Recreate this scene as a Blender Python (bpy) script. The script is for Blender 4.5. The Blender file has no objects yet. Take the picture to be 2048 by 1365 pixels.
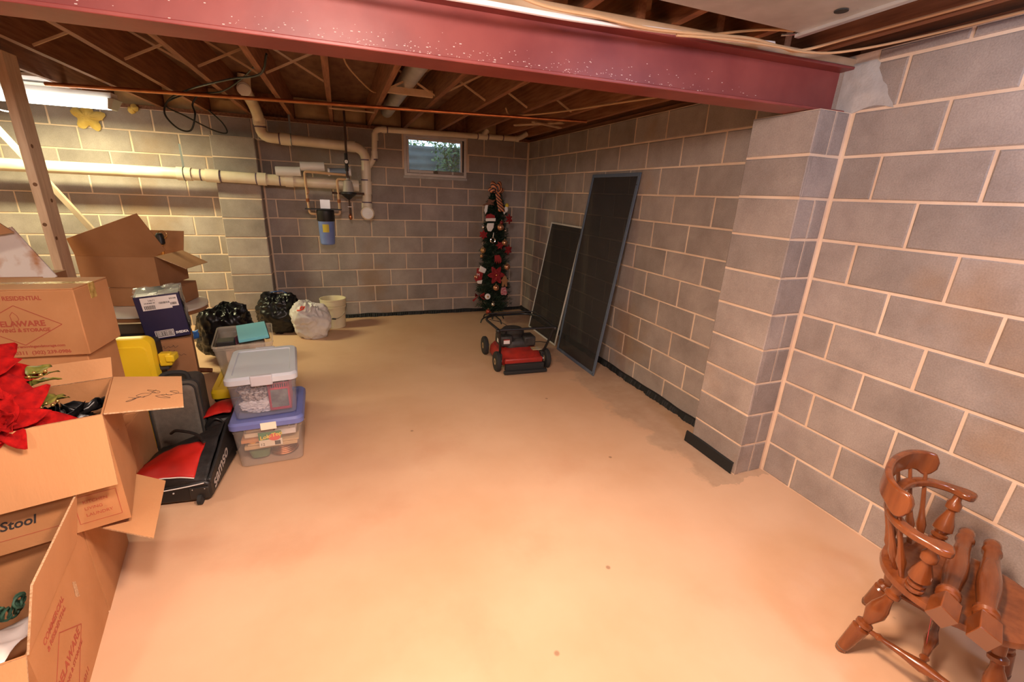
import bpy, math, random
from mathutils import Vector, Matrix, Euler, noise

S = bpy.context.scene
COL = S.collection
random.seed(11)
R = math.radians

# ------------------------------------------------------------------ camera
cam = bpy.data.objects.new('camera', bpy.data.cameras.new('camera'))
COL.objects.link(cam)
cam.data.sensor_fit = 'HORIZONTAL'
cam.data.sensor_width = 36.0
cam.data.lens = 15.465
cam.data.clip_start = 0.03
cam.data.clip_end = 100
_r, _f, _u = Vector((.93676, -.34756, .04106)), Vector((.34213, .88472, -.31656)), Vector((.0737, .31059, .94768))
m = Matrix.Identity(4)
for i in range(3):
    m[i][0], m[i][1], m[i][2] = _r[i], _u[i], -_f[i]
m[0][3], m[1][3], m[2][3] = -2.3666, -5.8126, 1.5864
cam.matrix_world = m
S.camera = cam

# ------------------------------------------------------------------ world, exposure
W = bpy.data.worlds.new('daylight')
S.world = W
W.use_nodes = True
wn = W.node_tree.nodes
wn['Background'].inputs['Color'].default_value = (.62, .78, 1.0, 1)
wn['Background'].inputs['Strength'].default_value = 4.0
S.view_settings.view_transform = 'Standard'
S.view_settings.look = 'None'
S.view_settings.exposure = 0.0
S.view_settings.gamma = 1.0
S.view_settings.use_curve_mapping = False

# ------------------------------------------------------------------ room lights (bulbs on the joists, added fill and downlight, outside the frame)
def point(name, loc, power, color, r):
    l = bpy.data.lights.new(name, 'POINT')
    l.energy = power; l.color = color; l.shadow_soft_size = r
    o = bpy.data.objects.new(name, l); o.location = loc
    COL.objects.link(o)
    return o
BULB = (-2.45, -5.3, 2.13)
REAR_FILL = (-3.6, -6.6, 2.13)
DOWNLIGHT = (-1.95, -5.15, 2.12)
BULB3 = (-.60, -5.75, 2.16)
point('ceiling_bulb_light', BULB, 125, (1.0, .82, .72), .14)
_s = bpy.data.lights.new('added_downlight', 'SPOT'); _s.energy = 235; _s.color = (1.0, .68, .48); _s.spot_size = R(165); _s.spot_blend = 1.0; _s.shadow_soft_size = .12  # added warm downlight: brightens floor and lower walls, spares the upper walls
_so = bpy.data.objects.new('added_downlight', _s); _so.location = DOWNLIGHT; COL.objects.link(_so)
point('rear_room_light', REAR_FILL, 70, (1.0, .80, .68), .14)  # added fill from behind the camera, in place of a flash
point('rear_room_light', BULB3, 38, (.55, .70, 1.0), .14)
def area(name, loc, sx, sy, power, color, rot=(0, 0, 0)):
    l = bpy.data.lights.new(name, 'AREA')
    l.shape = 'RECTANGLE'; l.size = sx; l.size_y = sy; l.energy = power; l.color = color
    o = bpy.data.objects.new(name, l); o.location = loc; o.rotation_euler = rot
    COL.objects.link(o)
    return o
area('fluorescent_light', (-4.68, -.80, 2.108), 1.18, .15, 64, (.97, .90, .48))
# a second tube fixture of the same kind further left, out of the frame
area('fluorescent_light', (-5.3, -3.3, 2.135), 1.18, .09, 22, (1.0, .88, .66))

# ------------------------------------------------------------------ materials
MATS = {}
def mat(name, col, rough=.6, col2=None, nscale=8, bump=0, bscale=60, metal=0, spec=.5, emit=None, estr=0, alpha=None, stretch=None, detail=4, rand=0, coat=0, thr=(.35, .65), trans=None):
    if name in MATS: return MATS[name]
    M = bpy.data.materials.new(name); M.use_nodes = True
    nt = M.node_tree; N = nt.nodes; L = nt.links
    b = N['Principled BSDF']
    b.inputs['Roughness'].default_value = rough
    b.inputs['Metallic'].default_value = metal
    b.inputs['Specular IOR Level'].default_value = spec
    b.inputs['Base Color'].default_value = (*col, 1)
    if coat: b.inputs['Coat Weight'].default_value = coat; b.inputs['Coat Roughness'].default_value = .15
    tc = N.new('ShaderNodeTexCoord'); vec = tc.outputs['Object']
    if stretch:
        mp = N.new('ShaderNodeMapping'); mp.inputs['Scale'].default_value = stretch
        L.new(vec, mp.inputs['Vector']); vec = mp.outputs['Vector']
    out = None
    if col2:
        n = N.new('ShaderNodeTexNoise'); n.inputs['Scale'].default_value = nscale; n.inputs['Detail'].default_value = detail
        L.new(vec, n.inputs['Vector'])
        r = N.new('ShaderNodeValToRGB')
        r.color_ramp.elements[0].position = thr[0]; r.color_ramp.elements[1].position = thr[1]
        r.color_ramp.elements[0].color = (*col, 1); r.color_ramp.elements[1].color = (*col2, 1)
        L.new(n.outputs['Fac'], r.inputs['Fac']); out = r.outputs['Color']
    if rand:
        oi = N.new('ShaderNodeObjectInfo')
        hv = N.new('ShaderNodeHueSaturation')
        mr = N.new('ShaderNodeMapRange'); mr.inputs['To Min'].default_value = 1 - rand; mr.inputs['To Max'].default_value = 1 + rand
        L.new(oi.outputs['Random'], mr.inputs['Value']); L.new(mr.outputs['Result'], hv.inputs['Value'])
        if out: L.new(out, hv.inputs['Color'])
        else: hv.inputs['Color'].default_value = (*col, 1)
        out = hv.outputs['Color']
    if out: L.new(out, b.inputs['Base Color'])
    if bump:
        n2 = N.new('ShaderNodeTexNoise'); n2.inputs['Scale'].default_value = bscale; n2.inputs['Detail'].default_value = 3
        L.new(vec, n2.inputs['Vector'])
        bp = N.new('ShaderNodeBump'); bp.inputs['Strength'].default_value = bump; bp.inputs['Distance'].default_value = .004
        L.new(n2.outputs['Fac'], bp.inputs['Height']); L.new(bp.outputs['Normal'], b.inputs['Normal'])
    if emit:
        b.inputs['Emission Color'].default_value = (*emit, 1); b.inputs['Emission Strength'].default_value = estr
    if alpha is not None:
        b.inputs['Alpha'].default_value = alpha
    if trans is not None:                      # thin clear sheet: part see-through, part surface
        t = N.new('ShaderNodeBsdfTransparent'); t.inputs['Color'].default_value = (*trans[1], 1)
        mx = N.new('ShaderNodeMixShader'); mx.inputs[0].default_value = trans[0]
        L.new(b.outputs['BSDF'], mx.inputs[1]); L.new(t.outputs['BSDF'], mx.inputs[2])
        L.new(mx.outputs['Shader'], N['Material Output'].inputs['Surface'])
    MATS[name] = M
    return M

def block_material(name, a, b_, stain):
    M = bpy.data.materials.new(name); M.use_nodes = True
    nt = M.node_tree; N = nt.nodes; L = nt.links; b = N['Principled BSDF']
    b.inputs['Roughness'].default_value = .78; b.inputs['Specular IOR Level'].default_value = .3
    tc = N.new('ShaderNodeTexCoord'); oi = N.new('ShaderNodeObjectInfo'); g = N.new('ShaderNodeNewGeometry')
    n = N.new('ShaderNodeTexNoise'); n.inputs['Scale'].default_value = 3.2; n.inputs['Detail'].default_value = 6; n.inputs['Roughness'].default_value = .65
    L.new(g.outputs['Position'], n.inputs['Vector'])
    r = N.new('ShaderNodeValToRGB'); e = r.color_ramp.elements
    e[0].position = .32; e[1].position = .70; e[0].color = (*a, 1); e[1].color = (*b_, 1)
    L.new(n.outputs['Fac'], r.inputs['Fac'])
    hv = N.new('ShaderNodeHueSaturation'); mr = N.new('ShaderNodeMapRange')
    mr.inputs['To Min'].default_value = .86; mr.inputs['To Max'].default_value = 1.12
    L.new(oi.outputs['Random'], mr.inputs['Value']); L.new(mr.outputs['Result'], hv.inputs['Value']); L.new(r.outputs['Color'], hv.inputs['Color'])
    # rusty and damp stains with shapes of their own
    n3 = N.new('ShaderNodeTexNoise'); n3.inputs['Scale'].default_value = 1.3; n3.inputs['Detail'].default_value = 5
    L.new(g.outputs['Position'], n3.inputs['Vector'])
    r3 = N.new('ShaderNodeValToRGB'); r3.color_ramp.elements[0].position = .57; r3.color_ramp.elements[1].position = .72
    r3.color_ramp.elements[0].color = (0, 0, 0, 1); r3.color_ramp.elements[1].color = (.55, .55, .55, 1)
    L.new(n3.outputs['Fac'], r3.inputs['Fac'])
    mx = N.new('ShaderNodeMix'); mx.data_type = 'RGBA'
    L.new(r3.outputs['Color'], mx.inputs['Factor']); L.new(hv.outputs['Color'], mx.inputs['A']); mx.inputs['B'].default_value = (*stain, 1)
    # fine aggregate speckle
    n4 = N.new('ShaderNodeTexNoise'); n4.inputs['Scale'].default_value = 160; n4.inputs['Detail'].default_value = 2
    L.new(g.outputs['Position'], n4.inputs['Vector'])
    mm = N.new('ShaderNodeMapRange'); mm.inputs['From Min'].default_value = .3; mm.inputs['From Max'].default_value = .7; mm.inputs['To Min'].default_value = .88; mm.inputs['To Max'].default_value = 1.08
    L.new(n4.outputs['Fac'], mm.inputs['Value'])
    h2 = N.new('ShaderNodeHueSaturation'); L.new(mx.outputs['Result'], h2.inputs['Color']); L.new(mm.outputs['Result'], h2.inputs['Value'])
    L.new(h2.outputs['Color'], b.inputs['Base Color'])
    bp = N.new('ShaderNodeBump'); bp.inputs['Strength'].default_value = .45; bp.inputs['Distance'].default_value = .003
    L.new(n4.outputs['Fac'], bp.inputs['Height']); L.new(bp.outputs['Normal'], b.inputs['Normal'])
    MATS[name] = M
    return M

BLOCK = block_material('concrete_block', (.265, .221, .199), (.405, .344, .308), (.33, .19, .09))
MORTAR = mat('mortar', (.66, .48, .345), .9, (.78, .61, .465), 4, .5, 90)
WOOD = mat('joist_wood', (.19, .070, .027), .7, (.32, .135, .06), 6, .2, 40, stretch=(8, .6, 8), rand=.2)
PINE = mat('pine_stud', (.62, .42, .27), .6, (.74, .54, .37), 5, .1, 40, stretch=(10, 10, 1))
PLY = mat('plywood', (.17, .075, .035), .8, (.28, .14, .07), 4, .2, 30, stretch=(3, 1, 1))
STEEL = mat('red_primer_steel', (.225, .045, .041), .42, (.29, .066, .057), 5, .12, 25)
PVC = mat('cream_pvc', (.70, .58, .40), .38, (.80, .70, .54), 6)
COPPER = mat('copper', (.62, .26, .12), .32, (.42, .16, .07), 9, metal=.9)
GALV = mat('galvanised', (.50, .50, .48), .42, (.62, .62, .60), 7, metal=.55)
BLACKP = mat('black_plastic', (.012, .012, .013), .45)
BLACKR = mat('black_rubber', (.02, .02, .02), .8)
CARD = mat('cardboard', (.46, .215, .085), .85, (.52, .255, .11), 5, .15, 80, rand=.08)
CARDIN = mat('cardboard_inner', (.50, .245, .105), .9, (.56, .29, .13), 3, .25, 90, stretch=(1, 1, .02))
CARDD = mat('cardboard_dark', (.33, .15, .062), .85, (.38, .18, .08), 5, .15, 80)
EDGE = mat('corrugated_edge', (.62, .43, .27), .9, (.40, .24, .12), 140, .3, 120)
PRINT = mat('red_brown_print', (.40, .085, .045), .8)
INK = mat('black_marker', (.03, .025, .025), .7)
WHITE = mat('white_plastic', (.80, .79, .77), .4)
PAPER = mat('white_paper', (.82, .78, .76), .8, (.72, .68, .66), 4)
CHAIRW = mat('varnished_maple', (.15, .038, .010), .26, (.225, .062, .016), 5, stretch=(6, 6, 1.2), coat=.5)
MIRROR = mat('chrome', (.7, .7, .7), .15, metal=1)

# ------------------------------------------------------------------ mesh builder
class MB:
    def __init__(self): self.v = []; self.f = []; self.mi = []; self.cur = 0
    def add(self, vs, fs, M=None):
        o = len(self.v)
        self.v += [tuple(M @ Vector(v)) if M is not None else tuple(v) for v in vs]
        self.f += [tuple(i + o for i in f) for f in fs]
        self.mi += [self.cur] * len(fs)
        return self
    def box(self, x0, x1, y0, y1, z0, z1, M=None):
        vs = [(x, y, z) for z in (z0, z1) for y in (y0, y1) for x in (x0, x1)]
        return self.add(vs, [(0, 2, 3, 1), (4, 5, 7, 6), (0, 1, 5, 4), (2, 6, 7, 3), (0, 4, 6, 2), (1, 3, 7, 5)], M)
    def cbox(self, c, s, M=None):
        return self.box(c[0]-s[0]/2, c[0]+s[0]/2, c[1]-s[1]/2, c[1]+s[1]/2, c[2]-s[2]/2, c[2]+s[2]/2, M)
    def frustum(self, b0, b1, z0, z1, M=None):   # b=(x0,x1,y0,y1)
        vs = [(b0[0], b0[2], z0), (b0[1], b0[2], z0), (b0[0], b0[3], z0), (b0[1], b0[3], z0), (b1[0], b1[2], z1), (b1[1], b1[2], z1), (b1[0], b1[3], z1), (b1[1], b1[3], z1)]
        return self.add(vs, [(0, 2, 3, 1), (4, 5, 7, 6), (0, 1, 5, 4), (2, 6, 7, 3), (0, 4, 6, 2), (1, 3, 7, 5)], M)
    def beam(self, a, b, w, t, up=(0, 0, 1)):    # a bar from a to b, width w sideways, thickness t along up
        a, b = Vector(a), Vector(b); d = (b - a).normalized(); s = d.cross(Vector(up))
        if s.length < 1e-4: s = d.cross(Vector((1, 0, 0)))
        s.normalize(); u = s.cross(d)
        vs = [p + s*i*w/2 + u*j*t/2 for p in (a, b) for i, j in ((-1, -1), (1, -1), (1, 1), (-1, 1))]
        return self.add(vs, [(3, 2, 1, 0), (4, 5, 6, 7), (0, 1, 5, 4), (1, 2, 6, 5), (2, 3, 7, 6), (3, 0, 4, 7)])
    def tube(self, pts, r, n=10, closed=False, caps=True):
        P = [Vector(p) for p in pts]; k = len(P); rs = r if isinstance(r, (list, tuple)) else [r]*k
        T = []
        for i in range(k):
            a = P[(i-1) % k] if (closed or i > 0) else P[i]; b = P[(i+1) % k] if (closed or i < k-1) else P[i]
            T.append((b - a).normalized())
        ref = Vector((0, 0, 1)) if abs(T[0].z) < .9 else Vector((1, 0, 0))
        s = T[0].cross(ref).normalized(); vs = []
        for i in range(k):
            s = (s - T[i]*s.dot(T[i]))
            s = s.normalized() if s.length > 1e-6 else T[i].orthogonal().normalized()
            u = T[i].cross(s)
            for j in range(n):
                a = 2*math.pi*j/n; vs.append(P[i] + (s*math.cos(a) + u*math.sin(a))*rs[i])
        fs = []
        for i in range(k if closed else k-1):
            for j in range(n):
                a, b = i*n+j, i*n+(j+1) % n; c, d = ((i+1) % k)*n+(j+1) % n, ((i+1) % k)*n+j
                fs.append((a, b, c, d))
        if caps and not closed:
            fs.append(tuple(range(n-1, -1, -1))); fs.append(tuple((k-1)*n+j for j in range(n)))
        return self.add(vs, fs)
    def lathe(self, prof, n=20, M=None, sx=1, sy=1):    # prof: (r,z) list upward
        vs = []; fs = []
        for r, z in prof:
            for j in range(n):
                a = 2*math.pi*j/n; vs.append((r*math.cos(a)*sx, r*math.sin(a)*sy, z))
        for i in range(len(prof)-1):
            for j in range(n): fs.append((i*n+j, i*n+(j+1) % n, (i+1)*n+(j+1) % n, (i+1)*n+j))
        if prof[0][0] > 1e-5: fs.append(tuple(range(n-1, -1, -1)))
        if prof[-1][0] > 1e-5: fs.append(tuple((len(prof)-1)*n+j for j in range(n)))
        return self.add(vs, fs, M)
    def ball(self, c, r, n=12, k=8, sc=(1, 1, 1)):
        pr = [(max(1e-5, math.sin(math.pi*i/k))*r, -math.cos(math.pi*i/k)*r) for i in range(k+1)]
        return self.lathe(pr, n, Matrix.Translation(c) @ Matrix.Diagonal((*sc, 1)))
    def slab(self, q, t, flip=False):            # 4 corners -> sheet of thickness t
        q = [Vector(p) for p in q]; nrm = (q[1]-q[0]).cross(q[3]-q[0])
        nrm = nrm.normalized()*t*(-1 if flip else 1)
        vs = q + [p + nrm for p in q]
        return self.add(vs, [(3, 2, 1, 0), (4, 5, 6, 7), (0, 1, 5, 4), (1, 2, 6, 5), (2, 3, 7, 6), (3, 0, 4, 7)])
    def prism(self, poly, y0, y1, M=None):        # polygon in x,z extruded along y
        n = len(poly)
        vs = [(x, y0, z) for x, z in poly] + [(x, y1, z) for x, z in poly]
        fs = [tuple(range(n)), tuple(range(2*n-1, n-1, -1))] + [(i, i+n, (i+1) % n+n, (i+1) % n) for i in range(n)]
        return self.add(vs, fs, M)
    def grid(self, fn, nu, nv, t=0, closed_u=False):
        vs = [fn(i/(nu if closed_u else nu-1), j/(nv-1)) for j in range(nv) for i in range(nu)]
        fs = []
        for j in range(nv-1):
            for i in range(nu if closed_u else nu-1):
                a = j*nu+i; b = j*nu+(i+1) % nu
                fs.append((a, b, b+nu, a+nu))
        return self.add(vs, fs)
    def build(self, name, material, parent=None, smooth=True, bevel=0, ang=35, loc=None, rotz=0, solid=0, sub=0):
        me = bpy.data.meshes.new(name); me.from_pydata(self.v, [], self.f); me.update()
        mats = material if isinstance(material, (list, tuple)) else [material]
        for x in mats: me.materials.append(x)
        if len(mats) > 1: me.polygons.foreach_set('material_index', self.mi)
        if smooth:
            me.shade_smooth(); me.set_sharp_from_angle(angle=R(ang))
        o = bpy.data.objects.new(name, me); COL.objects.link(o)
        if parent: o.parent = parent
        if loc: o.location = loc
        if rotz: o.rotation_euler.z = rotz
        if solid:
            md = o.modifiers.new('solid', 'SOLIDIFY'); md.thickness = solid; md.offset = 0
        if bevel:
            md = o.modifiers.new('bevel', 'BEVEL'); md.width = bevel; md.segments = 2; md.limit_method = 'ANGLE'; md.angle_limit = R(40)
        if sub:
            md = o.modifiers.new('sub', 'SUBSURF'); md.levels = sub; md.render_levels = sub
        return o

def tag(o, label=None, cat=None, group=None, kind=None):
    if label: o['label'] = label
    if cat: o['category'] = cat
    if group: o['group'] = group
    if kind: o['kind'] = kind
    return o
def thing(name, label, cat, loc=(0, 0, 0), yaw=0, group=None, tilt=(0, 0)):
    o = bpy.data.objects.new(name, None); COL.objects.link(o)
    o.empty_display_size = .05; o.location = loc; o.rotation_euler = (R(tilt[0]), R(tilt[1]), R(yaw))
    return tag(o, label, cat, group)
def text(s, size, M, material, parent, name='lettering', align='LEFT', shear=0, squash=1, ext=.0002, bold=0):
    cu = bpy.data.curves.new(name, 'FONT'); cu.body = s; cu.size = size; cu.align_x = align; cu.shear = shear; cu.extrude = ext; cu.offset = bold; cu.resolution_u = 3
    t = bpy.data.objects.new(name, cu); COL.objects.link(t)
    dg = bpy.context.evaluated_depsgraph_get()
    me = bpy.data.meshes.new_from_object(t.evaluated_get(dg)); bpy.data.objects.remove(t)
    me.transform(M @ Matrix.Diagonal((squash, 1, 1, 1))); me.materials.clear(); me.materials.append(material)
    o = bpy.data.objects.new(name, me); COL.objects.link(o); o.parent = parent
    return o
def face_M(origin, right, up):      # maps text x->right, y->up
    r_, u_ = Vector(right).normalized(), Vector(up).normalized(); n_ = r_.cross(u_)
    M = Matrix.Identity(4)
    for i in range(3): M[i][0], M[i][1], M[i][2], M[i][3] = r_[i], u_[i], n_[i], origin[i]
    return M
def arc(c, a, b, ang0, ang1, r, n=6):  # arc in plane spanned by a,b
    c, a, b = Vector(c), Vector(a), Vector(b)
    return [c + a*r*math.cos(R(ang0+(ang1-ang0)*i/n)) + b*r*math.sin(R(ang0+(ang1-ang0)*i/n)) for i in range(n+1)]
def fillet(pts, r, n=5):             # round the corners of a polyline
    P = [Vector(p) for p in pts]; out = [P[0]]
    for i in range(1, len(P)-1):
        a, b, c = P[i-1], P[i], P[i+1]; d1 = (a-b).normalized(); d2 = (c-b).normalized()
        rr = min(r, (a-b).length*.49, (c-b).length*.49)
        for k in range(n+1):
            t = k/n; p0 = b+d1*rr; p1 = b+d2*rr
            out.append((1-t)**2*p0 + 2*t*(1-t)*b + t*t*p1)
    return out + [P[-1]]
def spline(pts, n=8):                # catmull-rom through points
    P = [Vector(p) for p in pts]; P = [2*P[0]-P[1]] + P + [2*P[-1]-P[-2]]; out = []
    for i in range(1, len(P)-2):
        a, b, c, d = P[i-1:i+3]
        for k in range(n):
            t = k/n; out.append(.5*((2*b)+(c-a)*t+(2*a-5*b+4*c-d)*t*t+(-a+3*b-3*c+d)*t**3))
    return out + [P[-2]]
def look(axis):                       # matrix taking +z to axis
    return Vector(axis).to_track_quat('Z', 'Y').to_matrix().to_4x4()

# ================================================================== STRUCTURE
c8 = .2032; L16 = .4064; WT = 11*c8
# floor
def floor_material():
    M = bpy.data.materials.new('concrete_floor'); M.use_nodes = True
    nt = M.node_tree; N = nt.nodes; L = nt.links; b = N['Principled BSDF']
    b.inputs['Roughness'].default_value = .62; b.inputs['Specular IOR Level'].default_value = .3
    g = N.new('ShaderNodeNewGeometry')
    def nz(sc, det=5, rough=.6):
        n = N.new('ShaderNodeTexNoise'); n.inputs['Scale'].default_value = sc; n.inputs['Detail'].default_value = det; n.inputs['Roughness'].default_value = rough
        L.new(g.outputs['Position'], n.inputs['Vector']); return n.outputs['Fac']
    def ramp(f, p0, p1, c0, c1):
        r = N.new('ShaderNodeValToRGB'); r.color_ramp.elements[0].position = p0; r.color_ramp.elements[1].position = p1
        r.color_ramp.elements[0].color = (*c0, 1); r.color_ramp.elements[1].color = (*c1, 1); L.new(f, r.inputs['Fac']); return r.outputs['Color']
    def mix(f, a, bcol):
        mx = N.new('ShaderNodeMix'); mx.data_type = 'RGBA'
        L.new(f, mx.inputs['Factor']); L.new(a, mx.inputs['A'])
        if isinstance(bcol, tuple): mx.inputs['B'].default_value = (*bcol, 1)
        else: L.new(bcol, mx.inputs['B'])
        return mx.outputs['Result']
    base = ramp(nz(.8), .35, .68, (.62, .375, .225), (.72, .475, .31))
    st = ramp(nz(1.7, 6), .56, .72, (0, 0, 0), (.5, .5, .5))
    col = mix(st, base, (.60, .33, .20))
    # darker cement patch poured along the right wall and its pier
    sp = N.new('ShaderNodeSeparateXYZ'); L.new(g.outputs['Position'], sp.inputs[0])
    ad = N.new('ShaderNodeMath'); ad.operation = 'MULTIPLY_ADD'; L.new(nz(3.2, 6), ad.inputs[0]); ad.inputs[1].default_value = .55; L.new(sp.outputs['X'], ad.inputs[2])
    m1 = N.new('ShaderNodeMapRange'); L.new(ad.outputs[0], m1.inputs['Value']); m1.inputs['From Min'].default_value = -.19; m1.inputs['From Max'].default_value = -.13
    ay = N.new('ShaderNodeMath'); ay.operation = 'MULTIPLY_ADD'; L.new(nz(5), ay.inputs[0]); ay.inputs[1].default_value = .25; L.new(sp.outputs['Y'], ay.inputs[2])
    m2 = N.new('ShaderNodeMath'); m2.operation = 'GREATER_THAN'; L.new(ay.outputs[0], m2.inputs[0]); m2.inputs[1].default_value = -4.08
    mm = N.new('ShaderNodeMath'); mm.operation = 'MULTIPLY'; L.new(m1.outputs[0], mm.inputs[0]); L.new(m2.outputs[0], mm.inputs[1])
    m3 = N.new('ShaderNodeMath'); m3.operation = 'MULTIPLY'; L.new(mm.outputs[0], m3.inputs[0]); m3.inputs[1].default_value = .6
    col = mix(m3.outputs[0], col, ramp(nz(6), .35, .65, (.36, .235, .15), (.47, .33, .225)))
    # small dark specks
    vo = N.new('ShaderNodeTexVoronoi'); vo.inputs['Scale'].default_value = 2.3; L.new(g.outputs['Position'], vo.inputs['Vector'])
    sk = ramp(vo.outputs['Distance'], .016, .03, (.6, .6, .6), (0, 0, 0))
    col = mix(sk, col, (.16, .09, .05))
    L.new(col, b.inputs['Base Color'])
    bp = N.new('ShaderNodeBump'); bp.inputs['Strength'].default_value = .15; bp.inputs['Distance'].default_value = .003
    L.new(nz(35, 4), bp.inputs['Height']); L.new(bp.outputs['Normal'], b.inputs['Normal'])
    return M
tag(MB().box(-7.2, .3, -8.8, .3, -.15, 0).build('floor', floor_material(), smooth=False), 'sandy stained concrete floor with a darker cement patch along the wall', kind='structure')

# ---- block walls: mortar core and separate blocks
def block_mesh(w, h, seed, t=.03):
    rnd = random.Random(seed); j = lambda a: rnd.uniform(-a, a); b = .005
    vs = []
    for (x, z) in ((0, 0), (w, 0), (w, h), (0, h)): vs.append((x, t, z))
    o = [(x+j(.0015), .003, z+j(.0015)) for (x, z) in ((0, 0), (w, 0), (w, h), (0, h))]
    i = [(x+j(.0015), -j(.0012), z+j(.0015)) for (x, z) in ((b, b), (w-b, b), (w-b, h-b), (b, h-b))]
    vs += o + i
    fs = [(8, 9, 10, 11)]
    for k in range(4):
        n = (k+1) % 4
        fs += [(k, n, n+4, k+4), (k+4, n+4, n+8, k+8)]
    me = bpy.data.meshes.new('concrete_block'); me.from_pydata(vs, [], fs); me.materials.append(BLOCK); me.update()
    return me
BM = {}
def block(parent, w, h, seed, loc, rz):
    key = (round(w, 3), round(h, 3), seed % 6)
    if key not in BM: BM[key] = block_mesh(w, h, seed % 6 + int(w*1000))
    o = bpy.data.objects.new('concrete_block', BM[key]); COL.objects.link(o)
    o.parent = parent; o.location = loc; o.rotation_euler.z = rz
    return o
JT = .013
def courses(parent, s0, s1, ks, odd, even, place, rz, holes=(), zmax=WT):
    """lay blocks between run positions s0<s1; odd/even = a head joint position of that course parity"""
    n = 0
    for k in ks:
        ph = odd if k % 2 else even
        z0 = k*c8 + JT/2; h = min(c8, zmax-k*c8) - JT
        joints = [s0]; a = ph + math.ceil((s0-ph)/L16)*L16
        while a < s1 - .03:
            if a > s0 + .03: joints.append(a)
            a += L16
        joints.append(s1)
        for a, b in zip(joints, joints[1:]):
            segs = [(a, b)]
            for (h0, h1, k0, k1) in holes:
                if k0 <= k <= k1:
                    ns = []
                    for (p, q) in segs:
                        if q <= h0 or p >= h1: ns.append((p, q)); continue
                        if p < h0 - .03: ns.append((p, h0))
                        if q > h1 + .03: ns.append((h1, q))
                    segs = ns
            for (p, q) in segs:
                w = round(q - p - JT, 3)
                n += 1
                block(parent, w, h, n*7+k, place(p+JT/2, q-JT/2, z0), rz)

WX0, WX1, WZ0, WZ1 = -1.612, -.842, 1.752, 2.215      # window opening
wb = MB()
wb.box(-7.2, WX0, .004, .25, 0, WT).box(WX1, .25, .004, .25, 0, WT).box(WX0, WX1, .004, .25, 0, WZ0).box(WX0, WX1, .004, .25, WZ1, WT)
wall_back = tag(wb.build('wall_back', MORTAR, smooth=False), 'grey concrete block wall at the far end', kind='structure')
# window courses: the sill course below is cut lower
pb = lambda p, q, z: (p, 0, z)
courses(wall_back, -3.145, -.012, range(0, 11), 0, L16/2, pb, 0, holes=[(WX0-.012, WX1+.012, 9, 10)])
courses(wall_back, -5.75, -3.57, range(0, 11), -4.68, -4.47, pb, 0)
# short cut blocks under the window sill (course 8 is trimmed to the sill)
wall_right = tag(MB().box(.004, .25, -8.8, .004, 0, WT).box(.004, .2, -8.8, -4.2, WT, WT+.05).box(.004, .2, -4.2, -3.9, WT, WT+.05).build('wall_right', MORTAR, smooth=False), 'grey concrete block wall on the right', kind='structure')
pr = lambda p, q, z: (0, -p, z)      # run coordinate s = -y
courses(wall_right, .012, 3.762, range(0, 11), .118, .118+L16/2, pr, R(-90))
courses(wall_right, 4.156, 6.9, range(0, 11), 4.54, 4.745, pr, R(-90))
courses(wall_right, 3.775, 4.156, [10], 9, 9, pr, R(-90))
courses(wall_back, -3.57, -3.145, [10], 9, 9, pb, 0)
courses(wall_right, 4.2, 6.9, [11], 4.54, 4.745, pr, R(-90), zmax=WT+.052)
# piers
def pier(name, x0, x1, y0, y1, label):
    p = tag(MB().box(x0+.004, x1-.004, y0+.004, y1, 0, 10*c8-.003).build(name, MORTAR, smooth=False), label, kind='structure')
    return p
pr_ = pier('wall_pier_right', -.22, .02, -4.148, -3.769, 'block pier on the right wall carrying the red steel beam')
for k in range(10):
    z = k*c8 + JT/2; h = c8 - JT
    block(pr_, .379, h, k, (-.22, -3.769, z), R(-90))                       # west face
    if k % 3 == 2:
        block(pr_, .20, h, k+3, (-.212, -4.148, z), 0)
    else:
        block(pr_, .105, h, k+1, (-.212, -4.148, z), 0); block(pr_, .085, h, k+2, (-.10, -4.148, z), 0)
pk = pier('wall_pier_back', -3.56, -3.155, -.2, .01, 'block pier on the far wall left of the water filter')
for k in range(10):
    z = k*c8 + JT/2; h = c8 - JT
    block(pk, .395, h, k, (-3.555, -.2, z), 0)
    block(pk, .185, h, k+2, (-3.155, -.195, z), R(90))
# unseen sides of the basement behind the camera close the room
tag(MB().box(-7.4, -7.2, -8.8, .3, 0, 2.506).build('wall_left', BLOCK, smooth=False), 'block wall closing the basement on the left', kind='structure')
tag(MB().box(-7.2, .3, -9.0, -8.8, 0, 2.506).build('wall_front', BLOCK, smooth=False), 'block wall closing the basement behind the camera', kind='structure')
# cement parging around the beam end
pg = MB()
pg.grid(lambda u, v: (-.0015-.010*math.sin(math.pi*u)*math.sin(math.pi*v)*(1+.8*noise.noise(Vector((u*5, v*5, 1)))), -4.06-(.27-.13*v)*u-.02*noise.noise(Vector((v*6, u*3, 4)))*u, 2.036+.21*v-.012*math.sin(u*7)*(1-v)), 16, 12)
tag(pg.build('wall_parging', mat('parging', (.40, .38, .37), .9, (.50, .48, .46), 9, .5, 70)), 'smeared grey cement where the beam meets the wall', kind='structure')
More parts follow.
